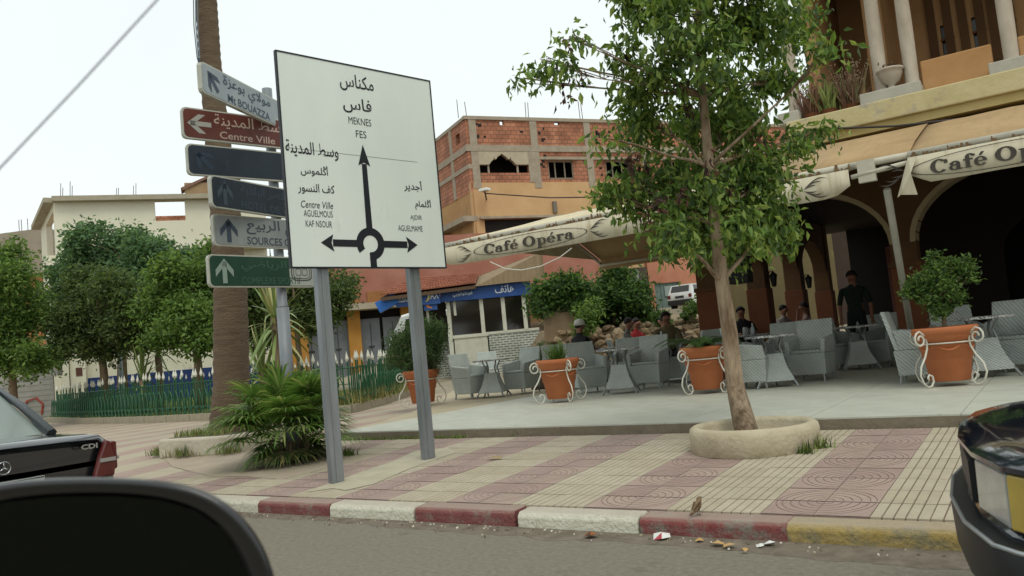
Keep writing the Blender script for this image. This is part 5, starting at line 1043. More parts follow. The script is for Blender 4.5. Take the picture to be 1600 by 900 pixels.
def valance(r, xa, x0, x1, zt, zb, text=True, tx=None):
    q = MB(); n = 40; vs = []; Z = lambda z: z-TZ
    for i in range(n+1):
        x = x0-xa+(x1-x0)*i/n; e_ = min(i, n-i)/n*(x1-x0); cut = max(0, .2-e_)*.6
        for k, z in enumerate((zt, (zt+zb)/2, zb+cut)): vs.append((x, -.06-.006*math.sin(i*.9)*k, Z(z)))
    q.add(vs, [(i*3+j, i*3+j+1, (i+1)*3+j+1, (i+1)*3+j) for i in range(n) for j in range(2)]); v = q.build('valance', m_val, r, smooth=True); v.modifiers.new('thickness', 'SOLIDIFY').thickness = .004
    if tx is not None:
        mm = MB(); cx0, wtxt = tx; serif_word(mm, 'Café Opéra', cx0-xa, Z(zb)+.085, .165, wtxt, -.078)
        N = 40; a_, b_ = wtxt/2+.22, (zt-zb)*.42; cz0 = Z((zt+zb)/2)
        for s in (1,):
            vs = []
            for i in range(N):
                t = 2*math.pi*i/N; vs += [(cx0-xa+a_*math.cos(t), -.076, cz0+b_*math.sin(t)), (cx0-xa+(a_-.02)*math.cos(t), -.076, cz0+(b_-.009)*math.sin(t))]
            mm.add(vs, [(2*i, 2*i+1, (2*i+3) % (2*N), (2*i+2) % (2*N)) for i in range(N)])
        for sg in (-1, 1):                                  # flame-like curls at both ends
            ex = cx0-xa+sg*(a_+.04)
            for j in range(6):
                up = 1 if j % 2 else -1; k = j//2; L_ = .17+.05*k; vs = []
                for i in range(9):
                    t = i/8; x = ex+sg*(.03*k+L_*t); z = cz0+up*(.012+.02*k+(.03+.022*k)*math.sin(t*2.6)); w_ = .009*math.sin(math.pi*min(t+.08, 1)); vs += [(x, -.077, z-w_), (x, -.077, z+w_)]
                mm.add(vs, [(2*i, 2*i+1, 2*i+3, 2*i+2) for i in range(8)])
        mm.build('print', m_prn, v, normals=False)
    return v
XA, XB = -8.46, -1.95; a1 = awning('cafe_awning', 'long cream cafe awning with grimy edge and its left end free', XA, XB, True)
valance(a1, XA, XA, XB, 3.05, 2.73, tx=(-6.71, 1.70)); 
XC = -1.28; a2 = awning('cafe_awning', 'tan topped cafe awning at the right edge under the balcony', XC, 5.5, False); valance(a2, XC, XC, 2.9, 3.05, 2.72, tx=(-.33, 1.46))
q = MB(); q.add([(x, y, z-TZ) for x in (-1.75, -.9, 0.02) for y, z in ((.02, 3.135), (.6, 3.36), (1.4, 3.62), (2.3, 3.9), (3.4, 3.94))], [(i*5+j, i*5+j+1, i*5+j+6, i*5+j+5) for i in range(2) for j in range(4)]); o = q.build('canvas_extension', m_tanc, a2, smooth=True); o.modifiers.new('thickness', 'SOLIDIFY').thickness = .006
# second name panel on the long awning, partly behind the tree
mm = MB(); 
for j in range(6):
    up = 1 if j % 2 else -1; k = j//2; L_ = .2+.05*k; vs = []
    for i in range(9):
        t = i/8; x = (-2.5-XA)+(.03*k+L_*t)*.9; z = 2.89-TZ+up*(.012+.02*k+(.03+.02*k)*math.sin(t*2.6)); w_ = .009*math.sin(math.pi*min(t+.08, 1)); vs += [(x, -.079, z-w_), (x, -.079, z+w_)]
    mm.add(vs, [(2*i, 2*i+1, 2*i+3, 2*i+2) for i in range(8)])
mm.build('print', m_prn, a1, normals=False)
# link between the awnings: bar, torn flap, leaning pole
q = MB(); q.tube([(XB-XA, 0, 3.09-TZ), (XC-XA, 0, 3.09-TZ)], .045, 8).tube([(XB-XA+.02, -.03, 2.95-TZ), (XC-XA-.02, -.03, 3.0-TZ)], .03, 8); q.build('link_bar', m_frame, a1, smooth=True)
MB().box(XB-XA+.1, XB-XA+.3, -.05, .03, 2.86-TZ, 3.13-TZ).build('bracket', m_frame, a1)
q = MB(); q.add([(.0,-.08,3.05-TZ),(.1,-.1,3.04-TZ),(.02,-.16,2.85-TZ),(-.12,-.14,2.62-TZ),(-.16,-.1,2.6-TZ),(.05,-.05,2.6-TZ)], [(0,1,2),(0,2,3),(0,3,4),(2,5,3)]); o = q.build('torn_flap', m_val, a2); o.modifiers.new('thickness', 'SOLIDIFY').thickness = .004
b_ = G(1434, 578, TZ); t_ = YP(1386, 297, 10.62); o = thing('awning_pole', 'slanting pale pole propping the awning behind the right potted shrub', 'pole', b_); MB().tube([(0, 0, 0), t_-b_], .045, 10).build('pole', mat('pole_pale', '#9d998c', '#aaa699', scale=4, rough=.5), o, smooth=True); MB().lathe([(.14,0),(.14,.02),(.05,.04)], 14).build('base_plate', m_frame, o)
pts = [YP(766, 409, 10.4), YP(790, 420, 10.4), YP(815, 422, 10.4), YP(845, 416, 10.4), YP(875, 402, 10.4), YP(893, 388, 10.4)]; o = MB().tube(pts, .009, 5).build('hanging_cord', mat('cord_white', '#c9c6bb', rough=.7)); tag(o, 'white cord sagging from the long awning valance', 'cord')
b_ = YP(1155, 415, 14.0); o = thing('wall_speaker', 'black box hanging under the awning beside the tree trunk', 'speaker', b_); MB().box(-.18, .18, -.15, .15, -.32, .32).build('case', mat('black_box', '#17181a', rough=.6), o, bevel=.02); MB().tube([(0,0,.32),(0,0,.62)], .02, 6).build('bracket', mat('bracket_dark', '#222222'), o)
for y in (3.0, 6.0):
    o = thing('wall_lantern', 'black wall lantern on the %s column of the side arcade' % ('nearer' if y < 4 else 'farther'), 'lantern', (-5.5+CW+.12, FY+y+.2, 2.25)); m_ir = mat('lantern_iron', '#161412', rough=.6); MB().tube([(-.12,0,.1),(-.05,0,.2),(0,0,.16)], .012, 5).build('arm', m_ir, o); MB().lathe([(.03,-.16),(.05,-.14),(.085,.08),(.1,.09),(.03,.16),(.005,.2)], 6).build('cage', m_ir, o)
# ================================================================== FURNITURE
m_wk = mat_wicker('wicker_grey', '#b2b9b4', '#c1c7c1'); m_leg = mat('chair_leg', '#8a8d8b', rough=.4, metal=.5)
m_mos = mat('mosaic', '#c2c2bc', '#5d5f60', scale=40, rough=.5, lo=.47, hi=.53)
def chair(label, loc, rz):
    r = thing('wicker_chair', label, 'chair', loc, rz, 'grey wicker armchairs on the terrace')   # faces +x
    q = MB(); q.loft([[(-.24,-.25,.1),(.24,-.27,.1),(.24,.27,.1),(-.24,.25,.1)], [(-.27,-.29,.42),(.27,-.29,.42),(.27,.29,.42),(-.27,.29,.42)]], close=True); q.build('base', m_wk, r, bevel=.015)
    MB().box(-.2,.26,-.22,.22,.421,.47).build('seat', m_wk, r, bevel=.02)
    q = MB(); q.loft([[(-.25,-.285,.42),(-.19,-.285,.42),(-.19,.285,.42),(-.25,.285,.42)], [(-.37,-.27,.92),(-.32,-.27,.92),(-.32,.27,.92),(-.37,.27,.92)]], close=True); q.build('backrest', m_wk, r, bevel=.012)
    for s in (-1, 1):
        q = MB(); q.loft([[(-.19,s*.225,.421),(.27,s*.225,.421),(.27,s*.29,.421),(-.19,s*.29,.421)], [(-.25,s*.24,.68),(.24,s*.24,.62),(.24,s*.31,.62),(-.25,s*.31,.68)]], close=True); q.build('armrest', m_wk, r, bevel=.012)
        for xx in (-.22, .22): MB().tube([(xx, s*.23, .105), (xx*1.05, s*.24, 0)], .016, 6).build('leg', m_leg, r)
    return r
def table(label, loc, rz):
    r = thing('wicker_table', label, 'table', loc, rz, 'wicker tables on the terrace'); q = MB(); secs = []
    for z, w_ in ((.09, .27), (.13, .262), (.25, .2), (.38, .155), (.48, .14)): secs.append([(w_*math.cos(R(45+90*k)) *1.25, w_*math.sin(R(45+90*k))*1.25, z) for k in range(4)])
    q.loft(secs, close=True); q.build('base', m_wk, r)
    for k in range(4):
        a = R(45+90*k); c, s = math.cos(a), math.sin(a); MB().tube([(c*.17, s*.17, .478), (c*.13, s*.13, .58), (c*.2, s*.2, .715)], .016, 6).build('strut', m_leg, r); MB().tube([(c*.33, s*.33, .1), (c*.40, s*.40, 0)], .018, 6).build('leg', m_leg, r)
    MB().lathe([(.36,.715),(.37,.72),(.37,.745),(.36,.75),(.001,.75)], 32).build('table_top', m_mos, r); return r
tl = {'T1': ((772, 620), 'wicker table on the left, nearest the phone kiosk'), 'T2': ((972, 614), 'wicker table between the two middle terracotta pots'), 'T3': ((1214, 604), 'wicker table just right of the tree trunk'), 'T4': ((1345, 577), 'shaded wicker table deep in the cafe arcade'), 'T5': ((1545, 588), 'wicker table behind the right terracotta pot'), 'T6': (FD(1062, 14.9), 'wicker table where the person in olive sits'), 'T7': (FD(962, 17.2), 'small wicker table beside the person in the white cap'), 'T8': (FD(1180, 16.2), 'dark wicker table behind the tree in the shade')}
TP = {}
for k, (xy, lab) in tl.items(): p = G(*xy, TZ) if len(xy) == 2 else xy; TP[k] = p; table(lab, p, R(20))
def ch(px, py, tab, lab, turn=0):
    p = G(px, py, TZ) if py > 100 else FD(px, py); t = TP[tab] if isinstance(tab, str) else tab; d = (t-p); chair(lab, p, math.atan2(d.y, d.x)+R(turn))
ch(738, 622, 'T1', 'wicker armchair at the far left end of the terrace', -10); ch(818, 614, 'T1', 'wicker armchair right of the leftmost table', 15); ch(765, 603, 'T1', 'wicker armchair behind the leftmost table')
ch(921, 613, 'T2', 'wicker armchair close behind the second terracotta pot', -10); ch(1018, 606, 'T2', 'wicker armchair right of the table between the pots', 12); ch(915, 16.6, 'T7', 'wicker armchair of the person in the white cap')
ch(988, 15.6, 'T2', 'wicker armchair behind the table between the pots'); ch(880, 16.2, 'T7', 'wicker armchair left of the person in the white cap', 30)
ch(1182, 606, 'T3', 'wicker armchair directly right of the tree trunk', -8); ch(1272, 594, 'T3', 'wicker armchair right of the table beside the trunk', 14); ch(1235, 13.2, 'T3', 'wicker armchair behind the table beside the trunk')
ch(1312, 14.2, 'T4', 'shaded wicker armchair left of the arcade table'); ch(1392, 13.9, 'T4', 'shaded wicker armchair right of the arcade table'); ch(1362, 15.2, 'T4', 'wicker armchair behind the arcade table')
ch(1443, 596, 'T5', 'wicker armchair half hidden left of the right pot', -20); ch(1588, 580, 'T5', 'large wicker armchair at the right edge of the picture', 10); ch(1505, 11.2, 'T5', 'wicker armchair behind the right potted shrub')
ch(1100, 14.2, 'T6', 'wicker armchair behind the third terracotta pot', 10); ch(1050, 15.9, 'T6', 'wicker armchair of the person in olive')
# small things on tables
def bottle(p, lab): r = thing('water_bottle', lab, 'bottle', p); MB().lathe([(.032,0),(.034,.02),(.034,.13),(.014,.18),(.013,.2)], 12).build('body', mat('bottle_glass', '#b9c6c8', rough=.1, spec=.6), r, smooth=True); MB().lathe([(.016,.2),(.016,.225),(.001,.226)], 10).build('cap', mat('cap_white', '#d5d8d8'), r)
bottle(TP['T6']+Vector((-.22, -.1, .75)), 'small water bottle on the table of the person in olive'); bottle(TP['T8']+Vector((.1, -.15, .75)), 'water bottle on the dark table behind the tree')
def jug(p, lab, c): r = thing('napkin_holder', lab, 'napkin holder', p); MB().lathe([(.05,0),(.06,.02),(.055,.13),(.04,.16)], 12).build('body', mat('jug_'+c[1:], c, rough=.5), r, smooth=True); MB().tube([(.05,0,.13),(.09,0,.1),(.06,0,.04)], .008, 5).build('handle', mat('jug_'+c[1:], c), r)
jug(TP['T7']+Vector((.2, .1, .75)), 'white holder on the table by the person in red', '#b9b4a8'); jug(TP['T8']+Vector((-.1, 0, .75)), 'white pitcher on the dark table behind the tree', '#b0b3b0')
# ================================================================== POTS
m_pot = mat('terracotta', '#a5603a', '#b36c44', scale=3, rough=.8, bump=.15, dirt=('#955433', .62, 4)); m_iron = mat('white_iron', '#c3c0b2', '#d0cdc0', scale=12, rough=.6, dirt=('#8d8673', .66, 9))
def pot(px, py, lab):
    p = G(px, py, TZ); p.z = TZ; r = thing('terracotta_pot', lab, 'plant pot', p, R(random.uniform(-10, 30)), 'terracotta pots in white iron stands')
    MB().lathe([(.2,.06),(.215,.07),(.245,.3),(.25,.305),(.252,.325),(.262,.33),(.285,.52),(.3,.525),(.315,.56),(.325,.57),(.33,.6),(.345,.61),(.35,.665),(.34,.68),(.3,.68),(.29,.64),(.001,.63)], 36).build('pot', m_pot, r, smooth=True)
    g_ = MB()
    for k in range(6):
        a0 = k*math.pi/3; g_.tube([(.27*math.cos(a0+t*math.pi/3)*1.02, .27*math.sin(a0+t*math.pi/3)*1.02, .49-.07*math.sin(math.pi*t)) for t in [i/8 for i in range(9)]], [.008+.008*math.sin(math.pi*i/8) for i in range(9)], 6)
    g_.build('garland_relief', m_pot, r, smooth=True); MB().lathe([(.29,.64),(.2,.655),(.001,.66)], 20).build('soil', MATS['soil'], r)
    MB().tube([(.3*math.cos(i*math.pi/16), .3*math.sin(i*math.pi/16), .5) for i in range(33)], .009, 6).build('ring', m_iron, r)
    for k in range(4):
        a = R(45+90*k); c, s = math.cos(a), math.sin(a); pts = []
        for i in range(15): t = i/14; th = math.pi*.5-t*math.pi*2.6; rr_ = .095*(1-.72*t); pts.insert(0, (.40+rr_*math.cos(th)*1.0, .545+rr_*math.sin(th)))
        body = [(.33, .655)]; low = []
        for i in range(15): t = i/14; th = -math.pi*.45+t*math.pi*2.5*1.0; rr_ = .1*(1-.68*t); low.append((.345-rr_*math.sin(th)*-1*.9-.0, .1-rr_*math.cos(th)))
        curve = pts[::1]+[(.315,.58),(.30,.5),(.31,.44),(.36,.34),(.44,.24),(.465,.14),(.43,.05),(.37,.0)]+[(.31,.01),(.275,.06),(.285,.12),(.33,.14),(.36,.11),(.345,.08)]
        MB().tube([(u*c, u*s, v+.012) for u, v in curve], .0115, 6).build('scroll_leg', m_iron, r, smooth=True)
    return r, p
def potplant(r, n_tips, key, bl, leaf, per, spread, seed, droop=.0, aspect=.4, stem=True):
    C, tp = crown_points(bl, seed, n_tips, per, spread); o = bpy.data.objects.new('foliage', leafmesh('foliage', C, leaf, lmats(key), seed, droop, aspect)); col.objects.link(o); o.parent = r
    if stem:
        q = MB(); q.tube([(0,0,.62),(.02,.01,.85),(0,0,1.05)], [.03,.024,.016], 7); rg = random.Random(seed)
        for t in tp[::2]: q.tube([(0,0,.8+rg.random()*.2), Vector((0,0,.95)).lerp(Vector(t), .5), Vector(t)], [.012,.008,.003], 4)
        q.build('stem', MATS['bark'], r, smooth=True)
rA, pA_ = pot(662, 634, 'terracotta pot with a wide dark conifer bush, leftmost behind the sign post'); potplant(rA, 1200, 'conifer', [(-.2,.1,1.15,.42,.38),(.3,-.1,1.1,.36,.34),(.42,-.2,1.32,.2,.26),(-.45,.25,1.05,.3,.3),(.05,0,1.35,.3,.2),(0,0,.88,.42,.22)], .055, 24, .06, 31, -.4, .3)
rB, pB_ = pot(877, 628, 'terracotta pot with a low feathery green plant, second from the left')
q = MB(); rg = random.Random(6)
def spiky(r, n_, L0, L1, cols_, seed, wid=.012, z=.65, fl=.5, name='leaves'):
    q = MB(); rg = random.Random(seed)
    for i in range(n_):
        a = rg.uniform(0, 6.28); l = rg.uniform(L0, L1); f = rg.uniform(.15, 1)*fl; b0 = Vector((rg.gauss(0, .06), rg.gauss(0, .06), z)); q.cur = rg.randrange(len(cols_)); c, s = math.cos(a), math.sin(a); vs = []
        for u, w_ in ((0, .5), (.4, 1), (.75, .7), (1, .05)): p = b0+Vector((c*l*f*u*1.4, s*l*f*u*1.4, l*u-l*f*1.1*u*u)); vs += [p-Vector((-s, c, 0))*wid*w_, p+Vector((-s, c, 0))*wid*w_]
        q.add(vs, [(0,1,3,2),(2,3,5,4),(4,5,7,6)])
    q.build(name, cols_, r, normals=False)
spiky(rB, 150, .2, .42, lmats('pot')[:3], 3, .008)
rC, pC_ = pot(1107, 614, 'terracotta pot with long arching palm fronds, right beside the tree trunk')
q = MB(); rg = random.Random(9)
for i in range(20):
    a = rg.uniform(0, 6.28); l = rg.uniform(.5, .85); c, s = math.cos(a), math.sin(a); pts = [Vector((c*l*u*.85, s*l*u*.85, .65+l*(.75*u-.62*u*u))) for u in (0, .25, .5, .75, 1)]; q.cur = 0; q.tube(pts, [.008,.006,.005,.003,.002], 4); q.cur = rg.choice((1, 2))
    for k in range(4):
        for j in range(5):
            b0 = pts[k].lerp(pts[k+1], j/5); dd = (pts[k+1]-pts[k]).normalized()
            for sg in (-1, 1): tip = b0+Vector((-s, c, 0))*sg*.14+dd*.12-Vector((0, 0, .04)); q.add([b0-dd*.01, b0+dd*.01, tip], [(0, 1, 2)])
q.build('fronds', lmats('conifer')[:3], rC, normals=False)
rD, pD_ = pot(1487, 602, 'terracotta pot with a bushy light green shrub, at the right under the awning'); rD.rotation_euler.z = R(12); potplant(rD, 480, 'pot', [(-.09,0,1.13,.18,.18),(.09,0,1.16,.18,.17),(-.02,0,1.3,.15,.11),(-.24,.05,1.2,.1,.1),(.3,0,1.26,.07,.15),(-.3,.0,1.1,.06,.06),(.12,0,1.38,.05,.08),(.0,0,.97,.13,.13),(.0,0,1.44,.03,.09)], .06, 14, .045, 34, -.2, .45)
# ================================================================== PEOPLE
SKIN = mat('skin', '#7d5440', '#8a5f48', scale=8, rough=.6)
def person(label, loc, rz, shirt, trousers, hair='#1a1512', pose='sit', cap=None, lean=0.0, arm=0, h=1.0):
    r = thing('person', label, 'person', loc, rz)
    V = {}; E = []
    def vtx(n, p, rad, par=None, m=0): V[n] = (Vector(p), rad, m); (E.append((par, n, m)) if par else None)
    if pose == 'sit':
        vtx('pel', (0,0,.52), .15); vtx('sp', (-.04+lean*.3,0,.72), .15, 'pel', 0); vtx('ch', (-.04+lean*.8,0,.95), .165, 'sp', 0); vtx('nb', (-.02+lean,0,1.09), .075, 'ch', 0)
        hx = lean*1.15; legs = lambda s: [('hip', (.06, s*.1, .5), .1), ('knee', (.44, s*.14, .5), .075), ('ank', (.42, s*.13, .1), .048), ('toe', (.56, s*.15, .05), .04)]; hz = 1.24
    else:
        vtx('pel', (0,0,.95), .15); vtx('sp', (-.01,0,1.15), .145, 'pel', 0); vtx('ch', (-.01,0,1.36), .17, 'sp', 0); vtx('nb', (.0,0,1.5), .07, 'ch', 0)
        hx = 0; legs = lambda s: [('hip', (.0, s*.1, .88), .1), ('knee', (.03, s*.12, .5), .072), ('ank', (.0, s*.13, .1), .048), ('toe', (.14, s*.15, .05), .04)]; hz = 1.65
    nx, nz = V['nb'][0].x, V['nb'][0].z
    vtx('nk', (nx+.01, 0, hz-.1), .07, 'nb', 2); vtx('hd', (hx+.02, 0, hz), .145, 'nk', 2); vtx('ht', (hx+.005, 0, hz+.06), .12, 'hd', 2); vtx('no', (hx+.118, 0, hz-.01), .016, 'hd', 2); vtx('cn', (hx+.06, 0, hz-.07), .06, 'hd', 2)
    for s, sn in ((1, 'L'), (-1, 'R')):
        pr = 'pel'
        for n_, p, rad in legs(s): vtx(n_+sn, p, rad, pr, 3 if n_ == 'toe' else 1); pr = n_+sn
        cx0 = V['ch'][0]
        if pose == 'sit':
            A = [('sh', (cx0.x, s*.19, cx0.z+.05), .075, 0), ('el', (cx0.x+.12, s*.27, .76), .052, 0), ('wr', (.33+lean*.4, s*.16, .77), .032, 2)]
            if arm == s: A = [('sh', (cx0.x, s*.19, cx0.z+.05), .075, 0), ('el', (cx0.x+.25, s*.2, .78), .052, 0), ('wr', (hx+.16, s*.08, hz-.12), .032, 2)]
        else: A = [('sh', (cx0.x, s*.2, cx0.z+.06), .075, 0), ('el', (cx0.x-.01, s*.27, 1.14), .052, 0), ('wr', (cx0.x+.07, s*.27, .9), .032, 2)]
        pr = 'ch'
        for n_, p, rad, m in A: vtx(n_+sn, p, rad, pr, m); pr = n_+sn
        w_ = V['wr'+sn][0]; d = (w_-V['el'+sn][0]).normalized(); pm = w_+d*.07; vtx('pm'+sn, pm, .03, 'wr'+sn, 2); sdv = d.cross(Vector((0, 0, 1))); sdv = sdv.normalized() if sdv.length > .1 else Vector((0, 1, 0))
        for k, (o_, l) in enumerate(((-.03, .06), (-.01, .075), (.01, .07), (.03, .055))):
            vtx('f%d%s' % (k, sn), pm+d*l*.6+sdv*o_, .0095, 'pm'+sn, 2); vtx('g%d%s' % (k, sn), pm+d*l+sdv*o_-Vector((0, 0, .02)), .008, 'f%d%s' % (k, sn), 2)
        vtx('th'+sn, w_+d*.05+sdv*.045*s, .01, 'wr'+sn, 2)
    names = list(V); me = bpy.data.meshes.new('body'); me.from_pydata([V[n][0] for n in names], [(names.index(a), names.index(b)) for a, b, _ in E], []); o = bpy.data.objects.new('body', me); col.objects.link(o)
    sk_ = o.modifiers.new('skin', 'SKIN'); sk_.branch_smoothing = .4; sk_.use_smooth_shade = True
    for i, n in enumerate(names):
        v = me.skin_vertices[0].data[i]; rd = V[n][1]*.92; v.radius = (rd, rd*(1.2 if n in ('ch', 'pel', 'sp') else 1)); v.use_root = n == 'pel'
    o.modifiers.new('sub', 'SUBSURF').levels = 1; bpy.context.view_layer.update(); ev = o.evaluated_get(bpy.context.evaluated_depsgraph_get()); nm = bpy.data.meshes.new_from_object(ev); bpy.data.objects.remove(o)
    o = bpy.data.objects.new('body', nm); nm.materials.clear()
    for m in (mat('cloth_'+shirt[1:], shirt, rough=.9, bump=.2, bscale=30), mat('cloth_'+trousers[1:], trousers, rough=.9), SKIN, mat('shoe', '#1d1a18', rough=.6)): nm.materials.append(m)
    segs = [(V[a][0], V[b][0], m) for a, b, m in E]
    for p in nm.polygons:
        c = p.center; best = 9; bm = 0
        for a, b, m in segs:
            ab = b-a; t = max(0, min(1, (c-a).dot(ab)/max(ab.length_squared, 1e-9))); d = (a+ab*t-c).length
            if d < best: best = d; bm = m
        p.material_index = bm; p.use_smooth = True
    col.objects.link(o); o.parent = r
    hm = MB(); hc = Vector((hx+.005, 0, hz+.03)); n = 12; prof = [(max(.1*math.sin(math.pi*i/n), 1e-4), .108*-math.cos(math.pi*i/n)) for i in range(6, n+1)]
    hm.T = Matrix.Translation((hc.x-.012, 0, hc.z)) @ Matrix.Rotation(R(-28), 4, 'Y'); hm.lathe(prof, 16); hm.build('hair', mat('hair_'+hair[1:], hair, rough=.8), r, smooth=True)
    if cap: q = MB(); q.lathe([(.108,.0),(.112,.05),(.09,.11),(.04,.135),(.001,.138)], 18, (hc.x-.005, 0, hc.z+.0)); q.add([(hc.x+.07, -.085, hc.z+.015), (hc.x+.2, -.06, hc.z-.005), (hc.x+.2, .06, hc.z-.005), (hc.x+.07, .085, hc.z+.015)], [(0, 1, 2, 3)]); q.build('cap', mat('cap_'+cap[1:], cap, rough=.8), r, smooth=True)
    for s in (-1, 1): MB().ball((hx+.1, s*.033, hz+.022), .011, 6).build('eye', mat('eye_dark', '#15110f', rough=.3), r)
    r.scale = (h, h, h); return r
def at(px, dep): return FD(px, dep)
def face(px, dep, t): d = t-FD(px, dep); return math.atan2(d.y, d.x)
person('person in a white cap and black leather jacket seated alone', at(915, 16.6), face(915, 16.6, TP['T7']), '#1c1b1c', '#26242a', cap='#b9b6ae')
person('person in a red shirt seated at the back by the rubble wall', at(1003, 18.6), R(-10), '#8c1f22', '#2a2a2e')
person('person in a white shirt seated at the back, facing left', at(1044, 18.9), R(170), '#b0b4b8', '#26282c')
person('person in an olive shirt seated at the table before the third pot', at(1050, 15.9), face(1050, 15.9, TP['T6']), '#5b5238', '#1f1d1d', lean=.1)
person('seated person in striped grey clothes leaning beside the person in red', at(982, 17.6), R(20), '#77736c', '#3a3836', lean=.12)
person('person in a pale shirt seated in the dark arcade, left of his companion', at(1234, 19.2), R(-20), '#9a8f88', '#2a2624')
person('person in a pinkish shirt resting his head on one hand', at(1266, 18.6), R(200), '#a58680', '#2a2624', arm=1)
person('dark clothed person seated behind the tree trunk', at(1168, 17.3), R(-60), '#1f1d1f', '#1d1b1d')
pS = at(1348, 14.9); person('person in a dark green top standing in the shaded arcade', pS, R(-80), '#16241c', '#16181a', pose='stand')
for px, py, lab in ((1003, 18.6, 'wicker armchair of the person in red'), (1044, 18.9, 'wicker armchair of the person in the white shirt'), (982, 17.6, 'wicker armchair of the person in striped grey'), (1234, 19.2, 'wicker armchair of the person in the pale shirt'), (1266, 18.6, 'wicker armchair of the person in the pinkish shirt'), (1168, 17.3, 'wicker armchair of the dark clothed person')):
    rz = {1003: -10, 1044: 170, 982: 20, 1234: -20, 1266: 200, 1168: -60}[px]; chair(lab, at(px, py), R(rz))
# ================================================================== RUBBLE WALL, BUSHES, PLANTERS AT THE BACK
def stone_mesh(seed):
    rg = random.Random(seed); b = MB(); n1, n2 = 4, 7; vs = []
    for i in range(1, n1):
        for j in range(n2): t = math.pi*i/n1; a = 2*math.pi*j/n2; k = rg.uniform(.75, 1.15); vs.append((math.sin(t)*math.cos(a)*k, math.sin(t)*math.sin(a)*k, -math.cos(t)*k*.8))
    fs = [(i*n2+j, i*n2+(j+1) % n2, (i+1)*n2+(j+1) % n2, (i+1)*n2+j) for i in range(n1-2) for j in range(n2)]; vs += [(0, 0, -.8), (0, 0, .8)]; k = len(vs)
    fs += [(k-2, (j+1) % n2, j) for j in range(n2)]+[(k-1, (n1-2)*n2+j, (n1-2)*n2+(j+1) % n2) for j in range(n2)]; return b.add(vs, fs)
ms = [mat('stone_a', '#7d6a50', '#8f7a5e', scale=3, rough=.9, bump=.4), mat('stone_b', '#6b5a45', '#7b6852', scale=3, rough=.9, bump=.4), mat('stone_c', '#8f7d64', '#9d8b72', scale=3, rough=.9, bump=.4)]
sme_ = [stone_mesh(i).mesh('stone', ms[i % 3]) for i in range(6)]
WA, WB = FD(852, 20.4), FD(1125, 21.3); WA.z = WB.z = 0; rw = thing('rubble_wall', 'low heaped wall of rough brown stones behind the terrace tables', 'stone wall', (WA.x, WA.y, TZ)); rg = random.Random(12)
cnt = 0
for row in range(7):
    x = 0; L_ = (WB-WA).length; top = .95
    while x < L_ and cnt < 290:
        s = rg.uniform(.09, .2); x += s*1.8; p = WA.lerp(WB, x/L_); y = rg.uniform(-.1, .1)+row*.22; z = .1+row*.19+rg.uniform(-.04, .04)
        o = inst(rg.choice(sme_), 'stone', rw, (p.x-WA.x+rg.uniform(-.03, .03)+y*-.35, p.y-WA.y+y, z), (rg.uniform(0, 6), rg.uniform(-.4, .4), rg.uniform(0, 6)), (s*1.15, s*.9, s*.8)); cnt += 1
q = MB(); d = (WB-WA); q.T = Matrix.Rotation(math.atan2(d.y, d.x), 4, 'Z'); q.loft([[(-.1, .4, -.3), (-.1, 1.7, .0), (-.1, 4.5, .1), (-.1, 4.5, -.3)], [(1.0, .3, -.3), (1.0, 1.7, 1.2), (1.0, 4.5, 1.4), (1.0, 4.5, -.3)], [(L_+.5, .2, -.3), (L_+.5, 1.7, 1.35), (L_+.5, 4.5, 1.6), (L_+.5, 4.5, -.3)]], close=True); q.build('earth_bank', mat('bank_earth', '#7a6a52', '#8a7a62', scale=3, rough=.95, bump=.6), rw)
def bush(name, lab, px, py, dep, zb, B, key, leaf, tips, per, spread, seed, cat='bush'):
    base = D(px, py, dep); base.z = zb; hh = max(.25, D(*B[0][:2], dep).z-zb); tr = [base, base+Vector((0, 0, .35*hh)), base+Vector((.03, 0, .7*hh)), base+Vector((0, .03, hh))]; rg = random.Random(seed); bl = []
    for x, y, r in B: c = D(x, y, dep+rg.uniform(-.5, .5)); r_ = r*dep/F_PX; bl.append((c.x, c.y, c.z, r_, r_*.9))
    return tree(name, lab, base, tr, .06, bl, key, leaf, tips, per, spread, seed, 'bushes behind the terrace', limb=6, cat=cat)
bush('leafy_bush', 'dark bush growing out of the stone planter', 880, 490, 22.6, 1.75, [(860,460,26),(890,450,26),(915,465,24),(850,480,14),(905,480,18)], 'bush', .15, 800, 12, .13, 41)
bush('leafy_bush', 'large dark green bush right of the stone planter', 960, 500, 23, 1.7, [(945,470,34),(980,460,30),(960,440,26),(1000,475,24),(935,495,26),(985,495,30),(1005,500,14)], 'bush', .14, 1000, 12, .13, 42)
bush('light_shrub', 'thin yellow green shrub before the dark bushes', 915, 525, 21, .9, [(915,490,13),(922,478,12),(912,505,12),(908,516,10)], 'lime', .12, 150, 9, .09, 43, 'shrub')
bush('light_shrub', 'small upright green shrub on the rubble wall near the hatchback', 1080, 495, 22.3, 1.6, [(1078,486,10),(1085,478,9),(1072,495,9)], 'pot', .12, 100, 9, .08, 44, 'shrub')
bush('round_shrub', 'small dense round shrub left of the person in the white shirt', 1033, 508, 21.4, 1.2, [(1033,496,11),(1036,503,10)], 'bush', .07, 260, 12, .05, 45, 'shrub')
sp_ = D(877, 505, 22.6); spl = thing('stone_planter', 'rough brown concrete block planter on the rubble slope', 'planter', (sp_.x, sp_.y, 1.55), R(30)); MB().loft([[(-.5,-.45,-.2),(.5,-.45,-.2),(.5,.45,-.2),(-.5,.45,-.2)], [(-.47,-.42,.66),(.46,-.42,.6),(.46,.42,.62),(-.47,.42,.66)]], close=True).build('block', mat('rough_concrete', '#7a6650', '#8a765f', scale=3, rough=.95, bump=.6, bscale=12), spl, bevel=.04); MB().box(-.38, .38, -.34, .34, .6, .68).build('soil', MATS['soil'], spl)
